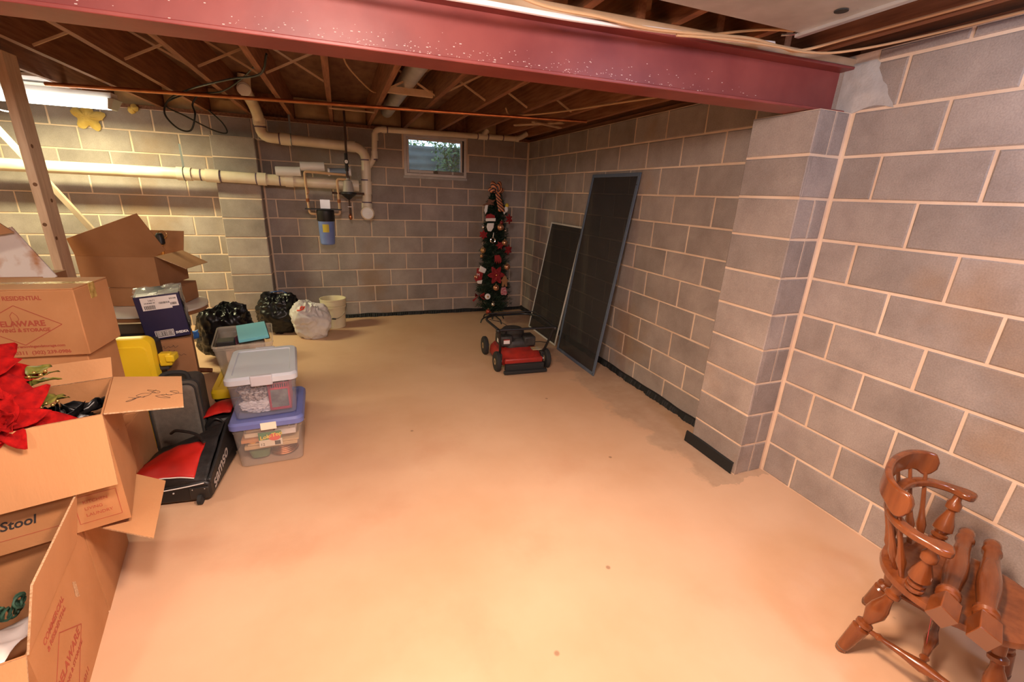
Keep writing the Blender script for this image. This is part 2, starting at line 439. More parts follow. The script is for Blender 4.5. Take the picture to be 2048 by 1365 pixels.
# black drainage strip at the foot of the walls
STRIP = mat('drain_strip', (.010, .010, .010), .7)
def strip(name, a, b, h, t, label, nrm, wob=1):
    a, b = Vector(a), Vector(b); n = max(2, int((b-a).length/.012)); nr = Vector(nrm); rnd = random.Random(5); vs = []; fs = []
    for i in range(n+1):
        p = a.lerp(b, i/n); top = h*(.95+.3*wob*noise.noise(p*4)); d = t*(1.0 if i % 2 else .55); foot = t*(1+.4*wob+wob*(.9*noise.noise(p*9)+rnd.uniform(-.3, .3)))
        vs += [p+Vector((0, 0, top)), p+nr*d+Vector((0, 0, top*.9)), p+nr*max(.004, foot)+Vector((0, 0, .002)), p]
    for i in range(n):
        o = i*4
        fs += [(o+k, o+k+1, o+5+k, o+4+k) for k in range(3)]
    M_ = MB().add(vs, fs)
    return tag(M_.build(name, STRIP), label, kind='structure')
strip('baseboard_back', (-3.1, -.001, 0), (0, -.001, 0), .045, .02, 'black dimpled drain strip at the foot of the far wall', (0, -1, 0))
strip('baseboard_right', (-.001, 0, 0), (-.001, -3.768, 0), .055, .022, 'black dimpled drain strip at the foot of the right wall', (-1, 0, 0))
strip('baseboard_pier', (-.221, -3.72, 0), (-.221, -4.13, 0), .085, .012, 'black dimpled drain strip across the pier base', (-1, 0, 0), .15)

# ---- ceiling: plywood deck, joists, plates, bridging as parts
JZ0, JZ1 = 2.27, 2.505
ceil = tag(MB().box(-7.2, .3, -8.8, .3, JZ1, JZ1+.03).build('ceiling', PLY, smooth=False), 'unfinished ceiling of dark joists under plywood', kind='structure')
def jmesh(y0, y1):
    return MB().box(-.019, .019, y0, y1, JZ0, JZ1)
JXN = [-.40-.3985*i for i in range(16)]
jn = jm = None
for i, x in enumerate(JXN):
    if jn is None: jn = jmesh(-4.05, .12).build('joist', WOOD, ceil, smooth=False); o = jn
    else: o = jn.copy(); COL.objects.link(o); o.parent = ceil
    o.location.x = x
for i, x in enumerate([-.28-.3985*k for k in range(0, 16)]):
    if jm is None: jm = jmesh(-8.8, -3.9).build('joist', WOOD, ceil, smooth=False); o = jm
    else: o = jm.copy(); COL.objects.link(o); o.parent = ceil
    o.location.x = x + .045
MB().box(-7.2, .24, .02, .16, WT, JZ0).build('sill_plate', WOOD, ceil, smooth=False)
MB().box(.02, .16, -3.9, .02, WT, JZ0).box(.02, .16, -8.8, -4.1, WT+.052, JZ0+.04).build('sill_plate', WOOD, ceil, smooth=False)
MB().box(-7.2, .24, .12, .16, JZ0, JZ1).build('rim_joist', WOOD, ceil, smooth=False)
MB().box(.05, .09, -8.8, .12, JZ0, JZ1).build('rim_joist', WOOD, ceil, smooth=False)
MB().box(-.14, -.10, -3.85, .1, JZ0+.0, JZ1).build('joist', WOOD, ceil, smooth=False)
BRG = mat('bridging_wood', (.50, .33, .19), .7, (.60, .42, .26), 9)
allj = sorted(JXN[:11], reverse=True)
for i in range(len(allj)-1):
    xr, xl = allj[i]-.019, allj[i+1]+.019; y = -2.02+.05*math.sin(i*2.1)
    if i == 4: continue
    MB().beam((xl, y, JZ0+.02), (xr, y+.02, JZ1-.025), .013, .010, (0, 1, 0)).build('bridging_strip', BRG, ceil, smooth=False)
    MB().beam((xl, y+.045, JZ1-.025), (xr, y+.05, JZ0+.02), .013, .010, (0, 1, 0)).build('bridging_strip', BRG, ceil, smooth=False)
# solid blocking, scraps and rim insulation
MB().box(-1.985, -1.62, -1.93, -1.885, 2.285, 2.33).build('blocking', BRG, ceil, smooth=False)
MB().box(-2.40, -2.00, -1.02, -.98, 2.262, 2.27).build('furring_strip', BRG, ceil, smooth=False)
MB().beam((-.62, -1.1, 2.262), (-.28, -1.55, 2.262), .04, .012).build('furring_strip', BRG, ceil, smooth=False)
MB().beam((-.58, -1.5, 2.25), (-.2, -1.32, 2.25), .04, .012).build('furring_strip', BRG, ceil, smooth=False)
INSUL = mat('fibreglass_paper', (.45, .29, .14), .9, (.60, .42, .22), 5, .6, 20)
for i, (a, b_) in enumerate(zip(allj, allj[1:])):
    if i in (1, 6): continue
    g_ = MB(); h = JZ1-JZ0-.02
    g_.grid(lambda u, v: (b_+.025+(a-b_-.05)*u, .10-.06*math.sin(math.pi*u)*math.sin(math.pi*v)*(1+.5*noise.noise(Vector((u*3+i, v*3, 0)))), JZ0+.01+h*v), 9, 7)
    g_.build('insulation_batt', INSUL, ceil)
# ================================================================== WINDOW
win = tag(bpy.data.objects.new('window_1', None), 'small white framed basement window high in the far wall', kind='structure'); COL.objects.link(win)
FR = mat('window_paint', (.60, .55, .52), .5, (.68, .63, .60), 8)
f = MB(); x0, x1, z0, z1 = WX0, WX1, WZ0, WZ1
for (a, b, c, d) in ((x0, x0+.03, z0, z1), (x1-.03, x1, z0, z1), (x0+.03, x1-.03, z0, z0+.03), (x0+.03, x1-.03, z1-.03, z1)): f.box(a, b, -.012, .09, c, d)
f.build('outer_frame', FR, win, bevel=.003)
f = MB(); i0, i1, k0, k1 = x0+.034, x1-.05, z0+.034, z1-.034
for (a, b, c, d) in ((i0, i0+.026, k0, k1), (i1-.026, i1, k0, k1), (i0+.026, i1-.026, k0, k0+.034), (i0+.026, i1-.026, k1-.026, k1)): f.box(a, b, .0, .035, c, d)
f.build('sash', FR, win, bevel=.003)
MB().box(x1-.049, x1-.031, .01, .03, z0+.03, z1-.03).build('gap_trim', BLACKR, win)
GL = mat('dirty_glass', (.45, .50, .50), .3, spec=.5, trans=(.78, (.92, .97, .97)))
MB().box(i0+.02, i1-.02, .016, .020, k0+.03, k1-.02).build('pane', GL, win, smooth=False)
lt = MB().box(-1.255, -1.205, -.012, .002, z0+.036, z0+.062).build('latch', mat('dark_brass', (.14, .10, .06), .5, metal=.6), win, bevel=.002)
MB().tube(arc((-1.23, -.016, z0+.052), (1, 0, 0), (0, 0, 1), 0, 180, .014), .004, 6).build('latch_ring', MATS['dark_brass'], lt)
MB().box(WX0-.012, WX1+.012, -.008, .01, WZ0-.03, WZ0-.002).build('sill', MATS['parging'], win, bevel=.004)
# outside: window well, soil and plants
well = MB()
WC = mat('well_metal', (.16, .18, .18), .6, (.30, .33, .33), 5)
def wf(u, v):
    a = math.pi*u; k = .003*math.sin(v*math.pi*14)
    return (-1.23 - (.62+k)*math.cos(a), .25 + (.62+k)*math.sin(a), 1.45 + .72*v)
well.grid(wf, 22, 44)
tag(well.build('window_well', WC), 'corrugated grey metal well outside the basement window', 'window well')
gnd = MB().box(-6, 4, .88, 9, 1.9, 2.14).box(-6, -1.9, .25, .88, 1.9, 2.14).box(-.56, 4, .25, .88, 1.9, 2.14).box(-2, -.4, .25, .9, 1.4, 1.46)
tag(gnd.build('ground_outside', mat('lawn', (.06, .09, .03), .95, (.12, .15, .05), 9), smooth=False), 'lawn outside the basement window', kind='structure')
LEAF = mat('bush_leaf', (.10, .19, .05), .6, (.22, .32, .10), 5)
rnd = random.Random(3)
def bush(name, cx, cy, cz, rx, rz, n, label):
    b = MB()
    for i in range(n):
        a = rnd.uniform(0, 6.28); q = rnd.uniform(.2, 1); p = Vector((cx+rx*q*math.cos(a), cy+rx*.5*q*math.sin(a), cz+rz*rnd.uniform(-1, 1)))
        d = Vector((rnd.uniform(-1, 1), rnd.uniform(-1, 1), rnd.uniform(-.3, 1))).normalized()*rnd.uniform(.03, .07); s = d.orthogonal().normalized()*d.length*.3
        b.add([p, p+d*.5+s, p+d, p+d*.5-s], [(0, 1, 2, 3)])
    t = thing(name, label, 'bush', (cx, cy, cz-rz)); o = b.build('foliage', LEAF); o.parent = t; o.location = (-cx, -cy, -(cz-rz)); o['kind'] = 'stuff'
    st = MB()
    for i in range(4): st.tube([(0, 0, 0), (rnd.uniform(-.1, .1), rnd.uniform(-.05, .05), rz*1.2), (rnd.uniform(-.2, .2), rnd.uniform(-.1, .1), rz*1.9)], .006, 5)
    st.build('stem', mat('twig', (.12, .07, .04), .9), t)
bush('bush', -.90, .66, 2.05, .24, .22, 420, 'sunlit green bush seen through the right of the basement window')
bush('bush', -1.5, 1.15, 2.26, .5, .10, 300, 'low weeds along the top of the window well')

# ================================================================== BEAM
bm = thing('steel_beam', 'long dark red painted steel beam crossing the ceiling', 'beam', (0.0, -4.03, 2.032), -2.52)
MB().box(-7.3, .12, -.0775, .0775, 0, .013).build('bottom_flange', STEEL, bm, bevel=.003)
MB().box(-7.3, .12, -.0775, .0775, .19, .203).build('top_flange', STEEL, bm, bevel=.003)
MB().box(-7.3, .12, -.005, .005, .013, .19).build('web', STEEL, bm, smooth=False)
MB().box(-7.3, .05, -.07, .07, .203, .238).build('nailer_plate', BRG, bm, bevel=.003)
sc = MB(); rnd = random.Random(8)       # chipped paint and plaster specks on the lower web and flange edge
for i in range(420):
    x = -abs(rnd.gauss(1.5, .6))-.25; w = rnd.uniform(.0012, .0038); z = .013+abs(rnd.gauss(.02, .028)); 
    sc.box(x, x+w*rnd.uniform(.7, 2.2), -.0056, -.005, z, z+w*.7)
so = sc.build('plaster_speck', mat('plaster_speck', (.72, .55, .50), .9), bm, smooth=False); so['kind'] = 'stuff'

# ================================================================== PIPES
RING = mat('purple_primer', (.12, .08, .13), .6)
PV = -.28
def pipe(name, label, pts, r, mt, cat='pipe', fr=.09, n=14, rings=(), sleeves=(), group=None):
    t = thing(name, label, cat, pts[0], group=group)
    o = Vector(pts[0]); P = [Vector(p)-o for p in pts]
    MB().tube(fillet(P, fr) if fr else P, r, n).build('pipe_run', mt, t)
    for (a, b) in sleeves: MB().tube([Vector(a)-o, Vector(b)-o], r*1.16, n).build('coupling', mat('coupling_pvc', (.78, .68, .52), .35), t)
    for (a, d) in rings:
        a = Vector(a)-o; d = Vector(d).normalized()*.006; MB().tube([a-d, a+d], r*1.03, n).build('primer_ring', RING, t)
    return t
X_ = (1, 0, 0); Z_ = (0, 0, 1)
pm = pipe('drain_pipe', 'thick cream drain pipe running level along the far wall', [(-5.9, PV, 1.655), (-3.85, PV, 1.645), (-2.16, PV, 1.606)], .056, PVC, fr=0,
     sleeves=[((-3.86, PV, 1.645), (-3.74, PV, 1.643)), ((-3.62, PV, 1.640), (-3.50, PV, 1.636)), ((-3.16, PV, 1.630), (-3.08, PV, 1.628)), ((-2.90, PV, 1.624), (-2.82, PV, 1.622)), ((-2.26, PV, 1.608), (-2.16, PV, 1.606))],
     rings=[((-3.66, PV, 1.641), X_), ((-3.49, PV, 1.636), X_), ((-3.17, PV, 1.63), X_), ((-2.95, PV, 1.625), X_)])
pu = pipe('soil_pipe', 'cream waste pipe dropping from the joists and turning down to a cleanout', [(-3.085, -.80, 2.50), (-3.10, -.78, 2.38), (-3.088, -.45, 2.31), (-3.078, PV, 2.22), (-3.075, PV, 2.04), (-2.06, PV, 2.005), (-2.085, PV, 1.33)], .052, PVC, fr=.15,
     sleeves=[((-3.077, PV, 2.21), (-3.076, PV, 2.15)), ((-2.90, PV, 2.034), (-2.80, PV, 2.030)), ((-2.26, PV, 2.012), (-2.17, PV, 2.009)), ((-2.075, PV, 1.66), (-2.08, PV, 1.52)), ((-2.082, PV, 1.42), (-2.085, PV, 1.35))],
     rings=[((-3.076, PV, 2.13), Z_), ((-2.91, PV, 2.034), X_), ((-2.07, PV, 1.88), Z_), ((-2.078, PV, 1.67), Z_), ((-2.082, PV, 1.43), Z_)])
o0 = Vector((-3.085, -.80, 2.50))
MB().lathe([(.056, 0), (.074, .01), (.074, .05), (.06, .055)], 18, Matrix.Translation(Vector((-2.085, PV-.02, 1.315))-o0) @ look((0, -1, -.05))).ball(Vector((-2.085, PV, 1.33))-o0, .056).build('cleanout_fitting', PVC, pu)
MB().lathe([(.060, 0), (.060, .014), (.0, .015)], 18, Matrix.Translation(Vector((-2.085, PV-.072, 1.312))-o0) @ look((0, -1, -.05))).cbox(Vector((-2.085, PV-.09, 1.312))-o0, (.03, .014, .03)).build('cleanout_plug', WHITE, pu)
MB().lathe([(.056, 0), (.056, .04), (.046, .042), (.046, .055), (0, .056)], 18, Matrix.Translation(Vector((-3.10, -.80, 2.385))-o0) @ look((.1, -1, -.35))).build('cleanout_plug', WHITE, pu)
# strap hangers
def strap(px, py, pz, ztop, label, r=.055):
    MB_ = MB().beam((0, 0, ztop-pz), (0, 0, r), .018, .002, (0, 1, 0))
    MB_.tube(arc((0, 0, 0), (0, 1, 0), (0, 0, 1), 0, 360, r+.002, 16)[:-1], .004, 5, closed=True)
    t = MB_.build('pipe_strap', mat('strap_steel', (.22, .24, .24), .4, metal=.7), loc=(px, py, pz)); tag(t, label, 'strap')
strap(-2.80, PV, 2.03, 2.27, 'perforated metal strap holding the upper cream pipe near its bend', .058)
strap(-3.80, PV, 1.644, 1.92, 'perforated metal strap above the level drain pipe near the far pier', .064)
pv = pipe('vent_pipe', 'thin cream vent pipe running level above the window', [(-2.08, PV, 1.76), (-1.975, PV, 1.90), (-1.955, PV, 2.205), (-.9, PV, 2.222), (-.26, PV, 2.235), (-.15, PV, 2.30)], .031, PVC, fr=.07,
     sleeves=[((-1.972, PV, 1.98), (-1.968, PV, 1.90)), ((-1.956, PV, 2.16), (-1.957, PV, 2.09)), ((-1.88, PV, 2.206), (-1.83, PV, 2.207)), ((-.77, PV, 2.224), (-.66, PV, 2.226)), ((-.30, PV, 2.233), (-.26, PV, 2.236))],
     rings=[((-1.82, PV, 2.207), X_), ((-.78, PV, 2.224), X_), ((-.65, PV, 2.227), X_), ((-.46, PV, 2.23), X_), ((-1.974, PV, 1.89), Z_)])
MB().tube([Vector((-.72, PV, 2.225))-Vector((-2.08, PV, 1.76)), Vector((-.66, PV, 2.30))-Vector((-2.08, PV, 1.76))], .033, 12).build('branch', PVC, pv)
# copper
pipe('copper_pipe', 'bright copper water pipe hung under the joists', [(-4.4, -1.02, 2.236), (-.22, -1.90, 2.236)], .014, COPPER, fr=0, n=10)
pipe('copper_pipe', 'thinner dull copper pipe running beside the bright one', [(-4.4, -.94, 2.24), (-.5, -1.77, 2.24)], .009, mat('dull_copper', (.25, .11, .06), .5, metal=.7), fr=0, n=8)
# white tubes resting on the drain pipe
for (a, b, z, lab) in ((-2.976, -2.739, 1.714, 'lower left white plastic tube above the drain pipe'), (-2.737, -2.50, 1.775, 'upper white plastic tube above the drain pipe, nearer the filter')):
    t = MB(); t.tube([(0, 0, 0), (b-a, 0, .008)], .047, 16); t.tube([(-.001, 0, 0), (.0, 0, 0)], .04, 16)
    tag(t.build('white_tube', WHITE, loc=(a, PV-.05, z)), lab, 'tube', 'white tubes on the drain pipe')
t = thing('inline_filter', 'blue-grey cylinder with white end caps beside the upper white tube', 'water filter', (-2.47, PV-.05, 1.735))
MB().tube([(.02, 0, 0), (.21, 0, .01)], .038, 16).build('body', mat('blue_grey', (.22, .28, .36), .4), t)
MB().tube([(0, 0, 0), (.02, 0, .001)], .044, 16).build('cap', WHITE, t); MB().tube([(.21, 0, .01), (.235, 0, .012)], .046, 16).build('cap', WHITE, t)
# water service riser with valve and meter
wr = thing('water_riser', 'dark vertical water pipe with a gauge, meter bell and drain tap', 'pipe', (-2.275, PV-.10, 1.25))
DK = mat('dark_pipe', (.10, .06, .045), .4, metal=.5)
MB().tube([(.012, 0, 1.10), (0, 0, .40), (0, 0, .36)], .012, 10).build('riser', DK, wr)
MB().ball((0, -.005, .595), .026, 12, 8).tube([(0, 0, .50), (0, 0, .68)], .018, 10).build('valve_body', BLACKP, wr)
MB().lathe([(.018, 0), (.018, .008), (0, .009)], 16, Matrix.Translation((0, -.028, .595)) @ look((0, -1, 0))).build('gauge_dial', WHITE, wr)
MB().lathe([(.062, .285), (.058, .30), (.042, .40), (.02, .41), (.016, .43)], 18).build('meter_bell', mat('grey_cast', (.45, .41, .35), .5), wr)
MB().lathe([(.012, .205), (.05, .235), (.085, .265), (.085, .282), (.06, .288)], 18).build('meter_flange', BLACKP, wr)
MB().tube([(-.17, 0, .27), (-.07, 0, .265)], .012, 8).build('side_arm', DK, wr); MB().tube([(.07, 0, .27), (.165, 0, .272)], .012, 8).build('side_arm', DK, wr)
MB().tube([(0, 0, .22), (.005, 0, .03)], .010, 8).build('drain_stem', DK, wr)
MB().cbox((.004, -.012, .13), (.05, .012, .012)).build('tap_handle', MIRROR, wr, bevel=.003)
MB().ball((.003, 0, .02), .026, 10, 8, (.8, .8, 1.3)).build('tap_nozzle', COPPER, wr)
# whole-house filter
wf_ = thing('water_filter', 'blue water filter canister with black head mounted on the wall', 'water filter', (-2.53, PV-.10, .965))
BL = mat('filter_blue', (.15, .22, .50), .35, (.19, .27, .56), 8)
MB().lathe([(.062, 0), (.074, .012), (.080, .10), (.084, .27)], 22).build('canister', BL, wf_)
MB().lathe([(.088, .255), (.092, .262), (.092, .365), (.084, .375)], 22).build('head', BLACKP, wf_)
MB().box(-.20, .17, -.05, .06, .375, .387).build('bracket', BLACKP, wf_, bevel=.002)
MB().box(-.045, .055, .02, .024, .387, .48).build('back_plate', mat('steel_plate', (.55, .55, .55), .35, metal=.6), wf_)
lb = MB(); 
def lf(u, v):
    a = R(-118+46*u); return (.0835*math.cos(a), .0835*math.sin(a), .14+.085*v)
lb.grid(lf, 8, 3); lb.build('label', mat('yellow_label', (.60, .47, .05), .6), wf_)
TAN = mat('tan_tube', (.62, .38, .19), .35, (.70, .46, .26), 8)
MB().tube(fillet([(-.085, 0, .33), (-.155, 0, .33), (-.165, 0, .45), (-.17, 0, .76), (.24, 0, .745)], .03), .013, 10).build('inlet_tube', TAN, wf_)
MB().tube(fillet([(.085, 0, .33), (.15, 0, .33), (.15, 0, .45), (.145, 0, .70), (.25, 0, .70)], .03), .013, 10).build('outlet_tube', TAN, wf_)
for (x, z) in ((-.166, .47), (.15, .47)): MB().tube([(x, 0, z-.018), (x, 0, z+.018)], .018, 10).build('union', COPPER, wf_)
MB().tube(spline([(-.168, -.015, .6), (-.14, -.02, .56), (-.168, -.02, .53)]), .003, 5).build('ground_wire', COPPER, wf_)

# round sheet-metal duct above the joists
pipe('round_duct', 'grey sheet metal duct lying between two joists', [(-1.80, -3.8, 2.39), (-1.82, -.3, 2.39)], .065, GALV, 'duct', fr=0, n=16)
# flat return-air duct under the near joists
du = thing('return_duct', 'flat grey sheet metal duct panel under the near joists', 'duct', (-.60, -4.285, 2.24))
MB().box(-1.35, 0, -2.6, 0, 0, .03).build('panel', GALV, du, bevel=.002)
MB().box(-.012, .012, -2.6, .02, -.012, .03).build('flange', mat('bright_steel', (.62, .65, .68), .3, metal=.7), du, bevel=.002)
MB().lathe([(.022, 0), (.022, .002), (0, .0021)], 18, Matrix.Translation((-.085, -.215, -.002)) @ look((0, 0, -1)) ).build('knockout', BLACKR, du)
MB().beam((-.01, .015, .0), (-.05, .05, .0), .016, .004).build('clip', MIRROR, du)

# ================================================================== CABLES
def cable(name, label, pts, r, mt, cat='cable', k=8):
    o = Vector(pts[0]); t = MB().tube([p-o for p in spline(pts, k)], r, 7)
    return tag(t.build(name, mt, loc=o), label, cat)
ROMEX = mat('romex_tan', (.58, .36, .19), .6); CABW = mat('cable_white', (.85, .80, .82), .4); CABK = mat('cable_black', (.015, .02, .018), .4)
cable('cable', 'white cable running along the top of the red beam', [(-3.2, -4.00, 2.20), (-2.5, -4.06, 2.19), (-1.956, -4.13, 2.186), (-1.55, -4.14, 2.19), (-1.195, -4.145, 2.205), (-.85, -4.15, 2.222), (-.6, -4.16, 2.236)], .009, CABW)
cable('cable', 'tan electric cable sagging beside the white one along the beam', [(-2.1, -4.32, 2.255), (-1.74, -4.17, 2.208), (-1.45, -4.17, 2.200), (-1.23, -4.17, 2.196), (-.95, -4.17, 2.216), (-.74, -4.17, 2.232), (-.57, -4.17, 2.226), (-.45, -4.17, 2.228), (-.34, -4.33, 2.258), (-.31, -4.8, 2.260)], .006, ROMEX)
cable('cable', 'lower tan electric cable looping off the beam toward the right wall', [(-1.1, -4.16, 2.196), (-.87, -4.185, 2.208), (-.62, -4.19, 2.216), (-.42, -4.19, 2.22), (-.25, -4.25, 2.235), (-.10, -4.5, 2.262), (-.08, -5.2, 2.264), (-.08, -6.4, 2.266)], .005, ROMEX)
cable('cable', 'tan cable running from the metal duct corner to the beam', [(-.62, -4.27, 2.25), (-.72, -4.2, 2.258), (-.85, -4.05, 2.262)], .005, ROMEX)
cable('cable', 'black cable coil looped from the left joists', [(-2.72, -2.4, 2.33), (-2.79, -2.2, 2.256), (-3.0, -1.9, 2.262), (-3.19, -1.65, 2.256), (-3.42, -1.25, 2.262), (-3.60, -1.1, 2.20), (-3.65, -1.1, 2.09), (-3.58, -1.1, 1.99), (-3.49, -1.1, 1.98), (-3.44, -1.1, 2.10), (-3.45, -1.08, 2.18), (-3.40, -1.1, 2.25)], .007, CABK)
cable('cable', 'second black cable drooping beside the coil toward the far pier', [(-2.85, -1.9, 2.36), (-3.0, -1.6, 2.31), (-3.19, -1.35, 2.254), (-3.45, -1.14, 2.25), (-3.64, -1.08, 2.16), (-3.52, -1.06, 2.09), (-3.34, -1.05, 2.0), (-3.24, -1.05, 1.985), (-3.26, -1.05, 2.06), (-3.36, -1.0, 2.16)], .006, CABK)
cable('cable', 'thin tan cable hanging between the middle joists', [(-2.28, -2.3, 2.44), (-2.25, -2.05, 2.40), (-2.1, -1.75, 2.33), (-2.03, -1.6, 2.33)], .006, ROMEX)
cable('cable', 'tan cable drooping from the right joists near the far corner', [(-.95, -1.75, 2.30), (-.90, -1.72, 2.258), (-.78, -1.80, 2.254), (-.6, -2.1, 2.255), (-.42, -2.6, 2.256), (-.25, -3.0, 2.262)], .007, ROMEX)

# ================================================================== LIGHT FIXTURE
fl = thing('fluorescent_light', 'long glowing fluorescent strip light hanging at the left', 'light fixture', (-4.68, -.80, 2.165))
MB().box(-.63, .62, -.06, .06, .02, .075).build('housing', WHITE, fl, bevel=.004)
LENS = mat('lit_lens', (.9, .9, .85), .5, emit=(1.0, .96, .84), estr=7)
MB().frustum((-.59, .575, -.06, .06), (-.59, .60, -.085, .085), -.045, .02).build('lens', LENS, fl, bevel=.006)
MB().frustum((.575, .60, -.065, .065), (.60, .64, -.09, .09), -.049, .03).build('end_cap', mat('grey_cap', (.45, .45, .45), .5), fl, bevel=.004)
MB().tube(spline([(-.35, .10, .03), (-.2, .10, -.10), (-.05, .10, -.10), (.02, .10, .02)]), .005, 6).build('cord', CABW, fl)
for x in (-.4, .4): MB().beam((x, 0, .07), (x, 0, .105), .02, .02).build('hanger', GALV, fl)
# lamp bases outside the frame, also for the added fill and downlight
for n_, (bp_, lab) in enumerate(((BULB, 'bare bulb on the joist above the camera'), (REAR_FILL, 'lamp base for the added fill light behind the camera'), (BULB3, 'bare daylight bulb on the joist near the right wall'), (DOWNLIGHT, 'lamp base for the added warm downlight just above the frame'))):
    t = thing('bulb_holder', lab, 'lamp', (bp_[0], bp_[1], 2.27))
    MB().lathe([(.0, -.065), (.03, -.06), (.05, -.012), (.055, 0)], 16).build('porcelain_base', WHITE, t)
# white foam panel tucked above the light
tag(MB().slab([(-4.98, -1.05, 2.275), (-4.42, -1.05, 2.275), (-4.42, -.35, 2.275), (-4.98, -.35, 2.275)], .02).build('foam_board', mat('foam_white', (.70, .72, .78), .7), smooth=False), 'pale foam board resting against the joists above the strip light', 'board')

# ================================================================== POST AND BRACE
ps = MB().box(-.024, .024, -.07, .07, 0, 2.27)
post = tag(ps.build('wooden_post', PINE, loc=(-4.195, -1.875, 0), bevel=.003), 'upright pale pine post at the left reaching the joists', 'post')
kn = MB(); rnd = random.Random(4)
for (dy, z) in ((-.03, 1.75), (.02, 1.42), (-.045, 1.18)): kn.lathe([(.013, 0), (.012, .0008), (0, .001)], 12, Matrix.Translation((.024, dy, z)) @ look((1, 0, 0)))
for (dx, z) in ((.004, 1.52), (-.005, 1.27)): kn.lathe([(.012, 0), (.011, .0008), (0, .001)], 12, Matrix.Translation((dx, -.07, z)) @ look((0, -1, 0)))
kn.build('knot', mat('knot_brown', (.20, .09, .04), .7), post)
tag(MB().beam((0, 0, 0), (-1.263, 0, 2.263), .042, .038, (0, 1, 0)).build('wooden_brace', mat('grey_timber', (.34, .25, .18), .7, (.42, .31, .22), 6), loc=(-3.878, -.62, 0), bevel=.002), 'thin slanting timber brace behind the pale post', 'brace')

# loose yellow insulation caught on the far wall
YEL = mat('yellow_wool', (.62, .40, .08), .95, (.75, .55, .16), 14, .8, 40)
def tuft(cx, y, cz, r, pts, label, seed):
    b = MB(); n = 40; rr = random.Random(seed); vs = [(0, -.045, 0)]; ring = []
    for i in range(n):
        a = 2*math.pi*i/n; k = r*(.55+.45*abs(math.sin(a*pts/2+seed)))*(1+.25*noise.noise(Vector((a*2, seed, 0)))); ring.append((k*math.cos(a), k*math.sin(a)))
    for q, d in ((.35, -.042), (.7, -.03), (1, -.012), (.95, 0)):
        vs += [(x*q, d+.01*noise.noise(Vector((x*30, z*30, d*90))), z*q) for x, z in ring]
    fs = [(0, 1+i, 1+(i+1) % n) for i in range(n)]
    for l in range(3): fs += [(1+l*n+i, 1+(l+1)*n+i, 1+(l+1)*n+(i+1) % n, 1+l*n+(i+1) % n) for i in range(n)]
    b.add(vs, fs); tag(b.build('insulation_tuft', YEL, loc=(cx, y, cz)), label, 'insulation')
tuft(-4.57, -.002, 2.12, .13, 5, 'ragged yellow insulation tuft hanging on the block wall below the strip light', 1)
tuft(-4.20, .0, 2.225, .05, 2, 'small yellow insulation tuft above the block wall right of the strip light', 4)
# ================================================================== CARDBOARD BOXES
TH = .005
def flap(parent, a, b, out, ang, ln, skew=(0, 0), name='flap', mt=None):
    """flap hinged on edge a-b; ang 0 = straight up, 90 = level outward, 180 = hanging down; skew shifts the free corners along the hinge"""
    a, b, out = Vector(a), Vector(b), Vector(out).normalized(); d = (out*math.sin(R(ang)) + Vector((0, 0, 1))*math.cos(R(ang)))*ln
    h = (b-a).normalized()
    q = [a, b, b+d+h*skew[1], a+d+h*skew[0]]
    mb = MB(); nrm = (q[1]-q[0]).cross(q[3]-q[0]).normalized()*TH/2
    vs = [p-nrm for p in q] + [p+nrm for p in q]
    mb.add(vs, [(3, 2, 1, 0), (4, 5, 6, 7)]); mb.cur = 1; mb.add(vs, [(0, 1, 5, 4), (1, 2, 6, 5), (2, 3, 7, 6), (3, 0, 4, 7)])
    return mb.build(name, [mt or CARDIN, EDGE], parent, smooth=False)
def open_box(name, label, corner, yaw, w, d, h, mt=CARD, inner=CARDIN, tilt=(0, 0)):
    t = thing(name, label, 'box', corner, yaw, tilt=tilt)
    b = MB()
    b.box(-w, 0, 0, TH, 0, h).box(-w, 0, d-TH, d, 0, h).box(-w, -w+TH, TH, d-TH, 0, h).box(-TH, 0, TH, d-TH, 0, h).box(-w+TH, -TH, TH, d-TH, 0, TH)
    b.build('body', mt, t, smooth=False)
    return t
def closed_box(name, label, corner, yaw, w, d, h, mt=CARD, tape=True, tapemat=None, tilt=(0, 0)):
    t = thing(name, label, 'box', corner, yaw, tilt=tilt)
    MB().box(-w, 0, 0, d, 0, h-.006).build('body', mt, t, bevel=.004)
    for (y0, y1) in ((.001, d/2-.0025), (d/2+.0025, d-.001)):
        MB().box(-w+.001, -.001, y0, y1, h-.006, h).build('flap', mt, t, bevel=.002)
    if tape: MB().box(-w-.001, .0008, d/2-.024, d/2+.024, h, h+.0008).box(0, .0009, d/2-.024, d/2+.024, h-.07, h).build('packing_tape', tapemat or mat('clear_tape', (.62, .47, .24), .18, (.50, .34, .14), 30), t)
    return t
def diamond(parent, c, rx, rz, axis, off, mt=PRINT, lw=.003):
    b = MB(); pts = [(-rx, 0), (0, rz), (rx, 0), (0, -rz)]
    for i in range(4):
        (x0, z0), (x1, z1) = pts[i], pts[(i+1) % 4]
        if axis == 'y': b.beam((c[0]+x0, off, c[1]+z0), (c[0]+x1, off, c[1]+z1), lw, .0006, (0, 1, 0))
        else: b.beam((off, c[0]+x0, c[1]+z0), (off, c[0]+x1, c[1]+z1), lw, .0006, (1, 0, 0))
    b.build('printed_diamond', mt, parent, smooth=False)
def scrawl(parent, rows, axis, ln, amp=.007):     # illegible marker handwriting, one wavy stroke per row
    b = MB()
    for i, (a0, z0) in enumerate(rows):
        pts = []
        for k in range(11):
            a = a0+ln*k/10+.004*math.sin(k*2.3+i); z = z0+amp*math.sin(k*2.1+i*1.3)*(1+.5*math.sin(k*1.1+i))
            pts.append((a, -.0008, z) if axis == 'y' else (.0008, a, z))
        b.tube(spline(pts, 4), .0009, 4)
    b.build('marker_scrawl', INK, parent)
